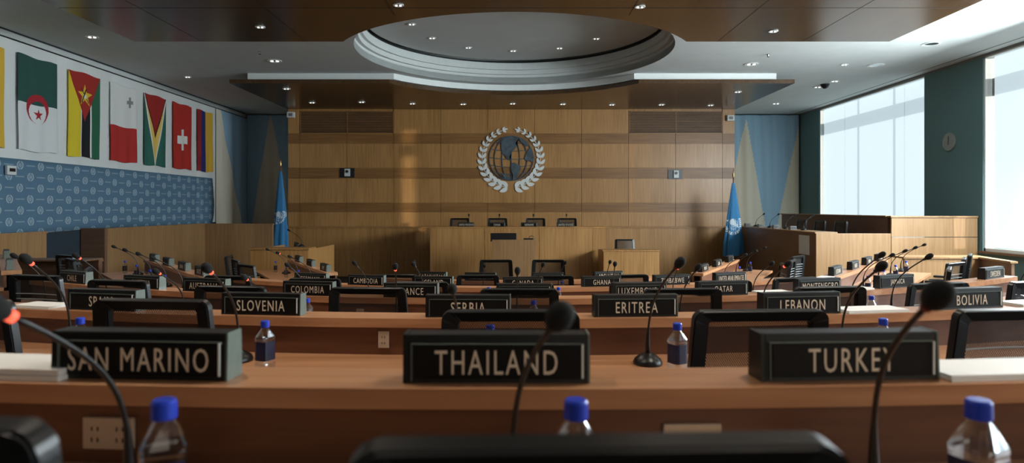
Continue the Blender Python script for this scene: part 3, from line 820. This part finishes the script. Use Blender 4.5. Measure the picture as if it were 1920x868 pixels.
for (side, k), L in WSE.items():
    for i, (t, txt) in enumerate(L):
        p, yaw = frame_w(side, k, t)
        where = '%s wing desk, %s row' % (side, RN[k])
        nm = ('%s nameplate' % txt) if txt else 'blank nameplate'
        nameplate(txt, p, yaw, zled(k)+.0005, 'black %s, %s place along the %s' % (('nameplate reading '+txt) if txt else 'nameplate seen edge-on', WORD[i], where), 'country nameplates on the desks')
        mic(p, yaw, zwt(k)+.0005, 'gooseneck microphone at the %s place along the %s' % (WORD[i], where), 'gooseneck microphones on the desks', .2, -.16, .36, .24, 0, i == 1 and side == 'left' and k == 5)
        # chair on the outer side of the wing
        q = p+Vector((math.sin(yaw), -math.cos(yaw), 0))*.66
        chair((q.x, q.y, zfl(k)), yaw+random.uniform(-.35, .35), 'black mesh chair at the %s place of the %s' % (WORD[i], where), 'mesh chairs at the desks')
        b_ = p+Vector((math.sin(yaw), -math.cos(yaw), 0))*.26+Vector((math.cos(yaw), math.sin(yaw), 0))*(-.1)
        bottle((b_.x, b_.y, zwt(k)+.0005), 'blue-capped water bottle at the %s place of the %s' % (WORD[i], where), 'water bottles on the desks', yaw)
# chairs of the centre rows: (row, X, depth of origin, yaw, name)
CHS = [(1, .065, .385, .04, 'nearest black chair at the bottom edge, backrest only'), (1, -.645, .44, -.05, 'black chair cut off at the bottom left corner'),
       (2, -1.27, 2.13, -.10, 'black mesh chair behind the SAN MARINO nameplate'), (2, -.01, 1.89, .02, 'black mesh chair behind the THAILAND nameplate'),
       (2, .785, 1.89, .06, 'black mesh chair between the THAILAND and TURKEY nameplates'), (2, 1.62, 1.91, .10, 'ribbed black mesh chair at the right, behind the TURKEY nameplate'), (2, -1.94, 2.14, -.2, 'black mesh chair at far left beyond the SAN MARINO nameplate'),
       (3, -3.16, 4.15, -.25, 'black mesh chair left of the SPAIN nameplate'), (3, -2.42, 3.85, -.22, 'black mesh chair right behind the SPAIN nameplate'), (3, -1.60, 3.55, -.15, 'black mesh chair behind the SLOVENIA nameplate'),
       (3, -.81, 3.48, -.05, 'black mesh chair between the SLOVENIA and SERBIA nameplates'), (3, .04, 3.43, .0, 'black mesh chair between the SERBIA and ERITREA nameplates'), (3, .95, 3.44, .05, 'black mesh chair behind the ERITREA nameplate'),
       (3, 1.80, 3.52, .14, 'black mesh chair behind the LEBANON nameplate'), (3, 2.52, 3.70, .25, 'black mesh chair between the LEBANON and BOLIVIA nameplates'), (3, 3.18, 3.8, .3, 'ribbed black mesh chair behind the BOLIVIA nameplate'),
       (4, -2.38, 5.3, -.2, 'black mesh chair behind the AUSTRALIA nameplate'), (4, -1.6, 5.1, -.1, 'black mesh chair behind the COLOMBIA nameplate'), (4, -.70, 4.85, -.06, 'black mesh chair behind the FRANCE nameplate'), (4, .10, 4.75, .0, 'black mesh chair behind the IRAN nameplate'),
       (4, .97, 4.83, .05, 'black mesh chair behind the LUXEMBOURG nameplate'), (4, 1.67, 4.93, .1, 'black mesh chair behind the QATAR nameplate'), (4, 2.28, 5.14, .3, 'ribbed black mesh chair left of the MONTENEGRO nameplate'),
       (5, -1.2, 6.62, -.1, 'black mesh chair behind the CAMBODIA nameplate'), (5, -.36, 6.55, .0, 'black mesh chair left of the CANADA nameplate'), (5, .42, 6.5, .0, 'black mesh chair right of the CANADA nameplate'), (5, 1.2, 6.6, .1, 'black mesh chair behind the GHANA nameplate')]
for (k, X, D, rz, lab) in CHS:
    D += .46
    chair((X, D, zfl(k) if k < 5 else 0), rz, lab, 'mesh chairs at the desks', 'ribbed' in lab or X > 2.3 or X < -2.3)
for (x, D, lab) in ((931, 9.0, 'left of the two mesh chairs standing before the lectern'), (1026, 9.0, 'right of the two mesh chairs standing before the lectern')):
    chair(((x-960)*D/1200, D, 0), 0, 'black mesh chair, '+lab, 'chairs before the lectern', False)
def ybk(k, X, off): p, yw = frame_c(k, X); return (p.x+math.sin(yw)*off, p.y-math.cos(yw)*off)
BT = [(1, -.522, .96, 'beside the SAN MARINO microphone'), (1, .096, .96, 'below the THAILAND nameplate'), (1, .70, .96, 'below the TURKEY nameplate'),
      (2, -1.70, 2.52, 'in front of the SPAIN nameplate'), (2, -.945, 2.45, 'below the SLOVENIA nameplate'), (2, -.08, 2.36, 'seen through the chair behind THAILAND'), (2, .62, 2.40, 'below the ERITREA nameplate'), (2, 1.45, 2.5, 'just behind the TURKEY nameplate'),
      (3, -1.26, 3.94, 'below the COLOMBIA nameplate'), (3, -.46, 4.0, 'beside the FRANCE nameplate'), (3, .13, 3.85, 'between the SERBIA and ERITREA nameplates'), (3, 2.28, 4.06, 'below the MONTENEGRO nameplate'),
      (4, -1.28, 5.48, 'below the CAMBODIA nameplate'), (4, -.2, 5.5, 'left of the CANADA nameplate'), (4, .4, 5.5, 'right of the CANADA nameplate'),
      (5, .55, 7.05, 'in front of the BELGIUM nameplate')]
for (k, X, D, lab) in BT: bt = bottle((X, D, zwt(k)+.0005), 'clear water bottle with blue cap, '+lab, 'water bottles on the desks', random.uniform(.2, 1.2) if k > 1 else .45); bt.scale = (1.19 if k == 1 else 1.08,)*3

# papers lying on ledges and desks
def paper(p, yaw, z, w_, d_, label, dy=.08, t=.006):
    q = p+Vector((-math.sin(yaw)*dy, math.cos(yaw)*dy, 0))
    bm = nb(); box(bm, -w_/2, w_/2, -d_/2, d_/2, 0, t*.45); box(bm, -w_/2+.002, w_/2-.001, -d_/2+.003, d_/2-.002, t*.5, t)
    o = mesh_obj('document', bm, M['paper'], None, (q.x, q.y, z+.0005), yaw); return tag(o, label, 'paper', 'documents on the desks')
for (k, X, w_, lab, t_) in ((1, -1.03, .30, 'white document on the ledge left of SAN MARINO', .022), (1, 1.02, .34, 'white document on the ledge right of TURKEY', .012),
                        (2, 1.62, .30, 'white document on the ledge between LEBANON and BOLIVIA', .012), (2, -2.22, .22, 'white document on the ledge left of SPAIN', .012), (2, 2.52, .28, 'white document on the ledge right of BOLIVIA', .012),
                        (3, 2.5, .24, 'white document on the ledge between MONTENEGRO and JAMAICA', .012), (3, 1.82, .24, 'white document on the ledge right of QATAR', .012), (3, -.38, .1, 'small grey card on the ledge right of FRANCE', .012)):
    p, yaw = frame_c(k, X); paper(p, yaw, zled(k), w_, .13, lab, t=t_)
for (side, k, t, dy, lab) in (('right', 4, -.035, .08, 'white document at the near tip of the right wing desk'), ('right', 4, .3, -.25, 'white sheet beside the ESTONIA place'), ('right', 5, .3, -.2, 'white sheet beside the MALTA place'), ('left', 5, .3, -.2, 'white sheet beside the EGYPT place')):
    p, yaw = frame_w(side, k, t); 
    if t < .1: p = p+Vector((math.cos(yaw), math.sin(yaw), 0))*.1
    paper(p, yaw, zled(k) if dy > 0 else zwt(k), .2, .13, lab, dy)

# ---------------------------------------------------------------- podium
def panelled(name, x0, x1, y0, y1, z1, cuts, label, cat, mat='wall_wood'):
    r = empty(name, ((x0+x1)/2, y0, 0)); tag(r, label, cat); ox = (x0+x1)/2
    xs = [x0]+cuts+[x1]
    for a, b in zip(xs, xs[1:]): mesh_obj('front_panel', box(nb(), a+.004-ox, b-.004-ox, 0, .03, 0, z1-.03, 0, .003), M[mat], r)
    for s, x in ((-1, x0), (1, x1)):
        mesh_obj('side_panel', box(nb(), (x if s < 0 else x-.03)-ox, (x+.03 if s < 0 else x)-ox, .032, y1-y0, 0, z1-.03), M[mat], r)
    mesh_obj('top', box(nb(), x0-.015-ox, x1+.015-ox, -.015, .40, z1-.028, z1, 0, .004), M[mat], r)
    return r
dz = empty('podium', (0, 14.0, 0))
DPX = [(806-960)*14/1200, (908.6-960)*14/1200, (1011-960)*14/1200, (1111-960)*14/1200]
bpy.data.objects.remove(dz)
panelled('podium', DPX[0], 2.05, 14.0, 15.5, 1.29, [DPX[1], DPX[2], DPX[3]], 'tall panelled wooden podium desk along the emblem wall', 'podium')
struct(mesh_obj('floor_platform', box(nb(), -1.75, 2.0, 14.45, 15.85, 0, .47), M['carpet']))
panelled('officer_desk', 1.87, 3.02, 13.1, 13.9, .84, [], 'boxy wooden desk right of the podium', 'desk')
panelled('officer_desk', -4.5, -3.5, 11.0, 12.6, 1.01, [], 'boxy wooden desk below the left blue flag', 'desk')
# lectern
lr = empty('lectern', (.05, 12.5, 0)); tag(lr, 'small wooden lectern standing in front of the podium', 'lectern')
mesh_obj('front_panel', box(nb(), -.44, .41, 0, 0.03, 0, 1.08, 0, .004), M['booth_wood'], lr)
mesh_obj('side_panel', box(nb(), -.44, -.41, .032, .5, 0, 1.0), M['wall_wood'], lr); mesh_obj('side_panel', box(nb(), .38, .41, .032, .5, 0, 1.0), M['wall_wood'], lr)
mesh_obj('top', box(nb(), -.4, .37, .04, .48, .98, 1.0), M['wall_wood'], lr)
tb = mesh_obj('computer_monitor', box(nb(), -.26, .26, 0, .03, .03, .20, 0, .006), M['black'], None, (-.17, 12.78, 1.0)); tag(tb, 'black monitor back standing on the lectern', 'monitor')
mesh_obj('stand', box(nb(), -.09, .09, -.06, .1, 0, .02), M['black'], tb); mesh_obj('stand_neck', box(nb(), -.02, .02, .03, .05, .02, .1), M['black'], tb)
kb = mesh_obj('desk_telephone', box(nb(), -.1, .1, -.06, .06, 0, .10, 0, .012), M['black'], None, (.33, 12.74, 1.0)); tag(kb, 'small black device on the lectern, right of the monitor', 'telephone')
bm = nb(); tube(bm, bez((.0, 0, .09), (.02, 0, .17), (.12, 0, .17), (.12, 0, .07), 10), .006, 6); mesh_obj('cord', bm, M['black'], kb)
# podium people places
for (px, cx, txt) in ((874, 865, 'UNITED KINGDOM'), (932, 933, 'CHINA'), (992, 1002, 'UKRAINE'), (1059, 1060, 'UNITED STATES')):
    X = (px-960)*14.15/1200; p = Vector((X, 14.06, 0))
    nameplate(txt, p, 0, 1.2905, 'small black nameplate reading %s on the podium' % txt, 'country nameplates on the podium')
    X2 = (cx-960)*15.4/1200; chair((X2, 15.15, .47), 0 if False else random.uniform(-.05, .05), 'black mesh chair behind the %s nameplate at the podium' % txt, 'chairs at the podium', False)
    mic(Vector((X+(.05 if txt != 'UKRAINE' else .1), 14.45, 0)), 0, 1.2905 if False else 1.2905, 'small black gooseneck microphone at the %s podium place' % txt, 'gooseneck microphones at the podium', 0, -.14, .22, .02, 0, False)
chair((2.55, 14.2, 0), PI, 'black mesh chair behind the desk right of the podium', None)
chair((-4.7, 13.1, 0.0), PI/2+.45, 'black chair beside the left blue flag behind the wooden desk', None)
mic(Vector((-3.75, 11.5, 0)), 0, 1.0105, 'thin gooseneck microphone on the wooden desk below the left flag', None, .0, -.1, .28, .0, -.2, False)
# gallery places
for i, (D, nm) in enumerate(((14.6, 'farthest'), (13.8, 'third'), (13.0, 'second'), (12.2, 'nearest'))):
    mic(Vector((5.56, D, 0)), 0, 1.2755, 'gooseneck microphone on the gallery shelf, %s from the camera' % nm, 'gallery microphones', 0, 0, .27, .0, .16, False)
    bx = mesh_obj('console_box', box(nb(), -.06, .06, -.05, .05, 0, .07, 0, .006), M['grey_device'], None, (5.5, D+.35, 1.2755)); tag(bx, 'small grey console on the gallery shelf, %s from the camera' % nm, 'console', 'gallery consoles')
    mesh_obj('screen', box(nb(), -.05, .05, -.0525, -.0505, .01, .06), M['black'], bx)
for i, (D, nm) in enumerate(((14.2, 'farthest'), (13.35, 'middle'), (12.5, 'nearest'))):
    chair((6.15, D, .45), PI/2, 'black chair inside the gallery booth, %s from the camera' % nm, 'gallery chairs')

# ---------------------------------------------------------------- emblem on the wood wall
ex, ez, eR = (958.6-960)/75, 1.7+93/75, .553
er = empty('wall_emblem', (ex, 16.0, ez)); tag(er, 'round globe emblem with white laurel wreath on wood wall', 'emblem')
y1, y0 = -.006, -.03
def ribbon(bm, pts, wd, ya=y0, yb=y1, closed=False):
    n = len(pts); Ls, Rs = [], []
    for i, p in enumerate(pts):
        a = pts[(i-1) % n] if (closed or i > 0) else p; b = pts[(i+1) % n] if (closed or i < n-1) else p
        d = Vector((b[0]-a[0], b[1]-a[1])).normalized(); nn = Vector((-d.y, d.x))*wd/2
        Ls.append((p[0]+nn.x, p[1]+nn.y)); Rs.append((p[0]-nn.x, p[1]-nn.y))
    va = [[bm.verts.new((q[0], yy, q[1])) for q in side] for side in (Ls, Rs) for yy in (ya, yb)]
    rng = range(n) if closed else range(n-1)
    for i in rng:
        j = (i+1) % n
        for A, B in ((va[0], va[2]), (va[2], va[3]), (va[3], va[1]), (va[1], va[0])): bm.faces.new((A[i], A[j], B[j], B[i]))
bm = nb()
ribbon(bm, [(eR*math.cos(2*PI*i/72), eR*math.sin(2*PI*i/72)) for i in range(72)], .022, closed=True)
mesh_obj('globe_rim', bm, M['emblem_blue'], er)
bm = nb()
for a in (-.76, -.42, 0.0, .38, .72):
    ribbon(bm, [(a*eR*math.cos(t), eR*math.sin(t)) for t in [-PI/2+PI*i/30 for i in range(31)]] if a else [(0, -eR), (0, 0), (0, eR)], .018, -.026, -.008)
mesh_obj('meridians', bm, M['emblem_blue'], er)
bm = nb()
for b in (-.62, -.30, .05, .42, .72):
    w_ = math.sqrt(1-b*b)*eR
    ribbon(bm, [(w_*t, eR*(b-.10*(1-t*t)*(1 if b < .5 else .6))) for t in [-1+2*i/24 for i in range(25)]], .016, -.024, -.01)
mesh_obj('parallels', bm, M['emblem_blue'], er)
def cont(pts):
    bm = nb(); prism(bm, [((x-455)/240*eR, -(y-388)/240*eR) for x, y in pts], -.036, -.012, axis='y'); return bm
for nm, pts in (('continent', [(345, 205), (395, 165), (460, 152), (530, 175), (500, 225), (520, 255), (482, 300), (462, 318), (458, 345), (440, 352), (436, 390), (452, 412), (430, 405), (398, 380), (390, 360), (362, 335), (348, 290)]),
                ('continent', [(455, 440), (495, 432), (520, 455), (556, 468), (552, 520), (528, 560), (512, 612), (470, 622), (470, 560), (452, 510)]),
                ('continent', [(612, 345), (640, 300), (668, 262), (690, 320), (694, 380), (682, 430), (652, 412), (628, 425), (598, 392)]),
                ('continent', [(352, 560), (400, 570), (450, 600), (440, 622), (390, 612)]),
                ('continent', [(540, 165), (590, 190), (640, 240), (620, 262), (580, 220), (550, 200)])):
    mesh_obj(nm, cont(pts), M['emblem_blue'], er)
def leafpts(L, W): return [(0, 0), (L*.12, W*.34), (L*.34, W*.52), (L*.6, W*.50), (L*.85, W*.28), (L, 0), (L*.8, -W*.16), (L*.45, -W*.28), (L*.18, -W*.24)]
for s in (-1, 1):
    bm = nb(); Rw = eR*1.32
    N_ = 14
    for i in range(N_):
        t = i/(N_-1); ang = -PI/2+s*(.13+(PI-.30-.13)*(t**1.0))
        L = .225*(1-t)+.10*t; W = L*.60
        px, pz = Rw*math.cos(ang), Rw*math.sin(ang)
        tang = ang+s*PI/2
        for side in (-1, 1):
            da = tang+side*.60; pp = []
            ox, oz = px+side*.006*math.cos(tang+PI/2), pz+side*.006*math.sin(tang+PI/2)
            for (a, b) in leafpts(L, W):
                b *= side; pp.append((ox+a*math.cos(da)-b*math.sin(da), oz+a*math.sin(da)+b*math.cos(da)))
            prism(bm, pp, -.03-(.002 if side > 0 else 0)-.0005*(i % 2), -.008, axis='y')
        if i == 0: ribbon(bm, [(Rw*math.cos(-PI/2+s*(.13+q*.05)), Rw*math.sin(-PI/2+s*(.13+q*.05))) for q in range(55)], .014, -.02, -.009)
        if i == N_-1:
            pp = [(px+a*math.cos(tang)-b*math.sin(tang), pz+a*math.sin(tang)+b*math.cos(tang)) for a, b in leafpts(L*1.4, W)]
            prism(bm, pp, -.031, -.008, axis='y')
    mesh_obj('laurel_branch', bm, M['emblem_white'], er)

# ---------------------------------------------------------------- grilles, devices, clock
for (xa, xb, nm) in ((-5.307, -2.958, 'left'), (2.915, 5.26, 'right')):
    r = empty('air_grille', ((xa+xb)/2, 16.0, 3.57)); tag(r, 'wide slatted wood air grille, %s of the emblem near the canopy' % nm, 'air grille'); hw = (xb-xa)/2
    mesh_obj('backing', box(nb(), -hw+.01, hw-.01, .026, .03, .01, .55), M['black_gap'], r)
    fr = nb(); 
    for x in (-hw+.005, 0, hw-.025): box(fr, x, x+.02, -.01, .025, 0, .56)
    box(fr, -hw+.005, hw-.005, -.01, .025, 0, .02); box(fr, -hw+.005, hw-.005, -.01, .025, .54, .56); mesh_obj('grille_frame', fr, M['grille'], r)
    sl = nb()
    for j in range(15):
        z = .045+j*.034; box(sl, -hw+.02, hw-.02, -.004, .02, z, z+.016)
    mesh_obj('slats', sl, M['grille'], r)
for (px, py, nm) in ((651, 324, 'left'), (1266, 327, 'right')):
    p = at(px, py, 16); r = mesh_obj('camera_niche', box(nb(), -.18, .18, -.012, .0, -.12, .12), M['black'], None, (p[0], 15.998, p[2])); tag(r, 'black recessed wall camera box, %s of the emblem' % nm, 'camera')
    b_ = nb(); box(b_, -.06 if nm == 'left' else -.05, .08, -.05, -.013, -.09, .10, 0, .01); mesh_obj('camera_body', b_, M['device'], r)
    b_ = nb(); lathe(b_, [(0, 0), (.035, 0), (.035, .02), (0, .02)], 14); bmesh.ops.transform(b_, matrix=Matrix.Translation((.01, -.052, .03)) @ Matrix.Rotation(PI/2, 4, 'X'), verts=b_.verts[:]); mesh_obj('camera_lens', b_, M['black'], r)
for (px, py, nm) in ((547, 216, 'left'), (1368, 222, 'right')):
    p = at(px, py, 16); r = mesh_obj('wall_speaker', box(nb(), -.09, .09, -.1, -.0, -.07, .07, 0, .012), M['device'], None, (p[0], 15.998, p[2])); tag(r, 'small white wall device at the %s top corner of wood wall' % nm, 'wall device')
    mesh_obj('grille_face', box(nb(), -.05, .05, -.104, -.101, -.035, .035), M['grey_device'], r)
r = mesh_obj('wall_control', box(nb(), .0, .04, -.09, .09, -.07, .07, 0, .006), M['device'], None, (XL+.055, 9.66, EYE+.57)); tag(r, 'small white control box fixed over the blue banner', 'wall device')
mesh_obj('dark_window', box(nb(), .041, .046, -.05, .06, -.02, .03), M['black'], r)
ck = empty('wall_clock', (XR-.001, 12.06, 2.95)); tag(ck, 'plain round grey clock on teal wall between the windows', 'clock')
b_ = nb(); lathe(b_, [(0, 0), (.17, 0), (.175, .02), (.165, .03), (.16, .024), (0, .024)], 40); bmesh.ops.rotate(b_, matrix=Matrix.Rotation(-PI/2, 3, 'Y'), verts=b_.verts[:]); mesh_obj('clock_face', b_, M['clock'], ck)
b_ = nb(); box(b_, -.030, -.026, -.004, .004, 0, .10); box(b_, -.033, -.030, -.005, .005, -.06, .0); mesh_obj('clock_hands', b_, M['black'], ck)

# ---------------------------------------------------------------- blue flags on poles
def pole_flag(x, D, ztop, zbot, hw, label):
    r = empty('flag_pole', (x, D, 0)); tag(r, label, 'flag')
    mesh_obj('base', lathe(nb(), [(0, 0), (.18, 0), (.18, .03), (.05, .07), (.02, .1), (0, .1)], 24), M['gold'], r, smooth=True)
    mesh_obj('pole', tube(nb(), [(0, 0, .09), (0, 0, ztop+.1)], .014, 10), M['pole_wood'], r)
    mesh_obj('finial', lathe(nb(), [(0, .1), (.02, .1), (.014, .13), (.03, .18), (.012, .26), (0, .33)], 12, (0, 0, ztop)), M['gold'], r, smooth=True)
    def pos(u, v):
        a = 2*PI*u; t = 1-v; R = .025+hw*t**.8*(1-.12*max(0, t-.85)/.15)
        f = 1+.16*math.sin(6*a+3*t)*t
        return (R*math.cos(a)*f, .55*R*math.sin(a)*f, zbot+(ztop-zbot)*v+.05*math.sin(a+1)*(1-v))
    zc = zbot+(ztop-zbot)*.43
    def col(u, v):
        a = 2*PI*u; t = 1-v; R = .025+hw*t**.8
        if math.sin(a) > 0: return (60, 128, 178)
        X = R*math.cos(a)+.02; Z = zbot+(ztop-zbot)*v-zc; d = math.hypot(X, Z*.85)
        rr = hw*.80
        if abs(d-rr) < hw*.13 and abs(X) > .015 and Z < rr*.75 and math.sin(math.atan2(Z, X)*26) > -.5: return (222, 232, 236)
        if d < rr*.72:
            if abs(math.sin(X*70)) < .25 or abs(math.sin(d*75)) < .25 or (X*.6+Z > -.02 and abs(X+Z*.5) < .07): return (206, 222, 230)
        return (60, 128, 178)
    c = cloth('flag_cloth', 120, 150, pos, col, r, .003)
pole_flag((526-960)*15.3/1200, 15.3, 2.58, .72, .17, 'furled light blue flag with white emblem on pole, left of wood wall')
pole_flag(5.12, 14.8, 2.28, .62, .21, 'furled blue flag with white emblem on pole by gallery booth')

# ---------------------------------------------------------------- recessed lights
def downlight(x, y, z, rad, label, kind=0, watt=0):
    r = empty('ceiling_light', (x, y, z)); tag(r, label, 'ceiling light', 'recessed ceiling lights')
    b_ = nb(); n = 24; ring(b_, arc_pts(0, 0, rad, 0, 2*PI*(n-1)/n, n-1), arc_pts(0, 0, rad*.74, 0, 2*PI*(n-1)/n, n-1), -.008, -.001, axis='z'); mesh_obj('trim_ring', b_, M['white_trim'], r)
    b_ = nb(); lathe(b_, [(0, -.003), (rad*.74, -.003), (rad*.74, -.001), (0, -.001)], 20); mesh_obj('reflector', b_, M['steel'] if kind else M['grey_device'], r)
    if kind != 2:
        for s in (-1, 1):
            b_ = nb(); lathe(b_, [(0, -.022), (rad*.2, -.018), (rad*.24, -.004), (0, -.003)], 12, (s*rad*.38, 0, 0)); mesh_obj('lamp', b_, M['lens'], r)
    if watt:
        l = bpy.data.lights.new('downlight_bulb', 'SPOT'); l.energy = watt; l.color = (1.0, .88, .74); l.spot_size = math.radians(130); l.spot_blend = 1.0; l.shadow_soft_size = .12
        lo = bpy.data.objects.new('downlight_bulb', l); COL.objects.link(lo); lo.parent = r; lo.location = (0, 0, -.03)
def hitp(px, py, h): D = h*1200/(390-py); return (px-960)*D/1200, D
def where(px, py): return 'at the left' if px < 640 else ('at the centre' if px < 1280 else 'at the right')
for i, (px, py) in enumerate([(747, 9), (488, 50), (1200, 12), (1450, 58)]):
    x, y = hitp(px, py, ZS-EYE); downlight(x, y, ZS-.0015, .065, 'small recessed light in the near wood ceiling panel, %s one from the left' % ['second', 'first', 'third', 'fourth'][i], watt=70)
for j, yy in enumerate((2.0, 5.0)):
    for i, xx in enumerate((-3.6, -1.3, 1.3, 3.6)): downlight(xx, yy, ZS-.0015, .065, 'added unseen recessed light overhead, %s one from the left above the %s desks' % (['first', 'second', 'third', 'fourth'][i], ('nearest', 'third row')[j]), watt=75)  # unseen fixtures and spots added to brighten the desk tops
ORD = ['first', 'second', 'third', 'fourth', 'fifth', 'sixth', 'seventh', 'eighth', 'ninth', 'tenth', 'eleventh']
for i, (px, py) in enumerate([(772, 45), (810, 71), (878, 89), (962, 95), (1049, 90), (1118, 72)]):
    x, y = hitp(px, py, ZC+.46-EYE); downlight(x, y, ZC+.459, .075, 'twin recessed light in the round ceiling disc, %s from the left' % ORD[i])
CAN = [(537, 166), (585, 192), (678, 191), (773, 194), (868, 195), (961, 194), (1055, 195), (1147, 196), (1240, 196), (1332, 197), (1383, 172)]
for i, (px, py) in enumerate(CAN):
    x, y = hitp(px, py, ZS-EYE); downlight(x, y, ZS-.001, .085, 'twin recessed light in the far wood canopy, %s from the left' % ORD[i])
MAIN = [(173, 69, .10), (352, 144, .07), (515, 114, .13), (1409, 120, .13), (1746, 82, .14), (1642, 122, .15), (1583, 121, .07), (1565, 152, .1), (1533, 163, .10), (1455, 194, .12)]
for i, (px, py, rd) in enumerate(MAIN):
    x, y = hitp(px, py, ZC-EYE); 
    downlight(x, y, ZC-.001, rd, 'recessed light in the grey ceiling %s, %s along from the camera' % ('on the flag side' if px < 960 else 'on the window side', ORD[i]), 2 if i in (4, 5) else 1)
for i, (px, py) in enumerate([(487, 97), (1440, 102)]):
    x, y = hitp(px, py, ZC-EYE); o = mesh_obj('sprinkler', lathe(nb(), [(0, -.05), (.03, -.045), (.008, -.03), (.02, -.004), (.035, -.001), (0, 0)], 12), M['steel'], None, (x, y, ZC-.001)); tag(o, 'tiny ceiling sprinkler head on the %s side' % ('left', 'right')[i], 'sprinkler')
x, y = hitp(1547, 158, ZC-EYE); o = mesh_obj('dome_camera', lathe(nb(), [(0, -.10), (.04, -.09), (.07, -.06), (.09, -.02), (.10, 0), (0, 0)], 20), M['black'], None, (x, y, ZC-.001), smooth=True); tag(o, 'small dark dome camera on the ceiling near the windows', 'camera')
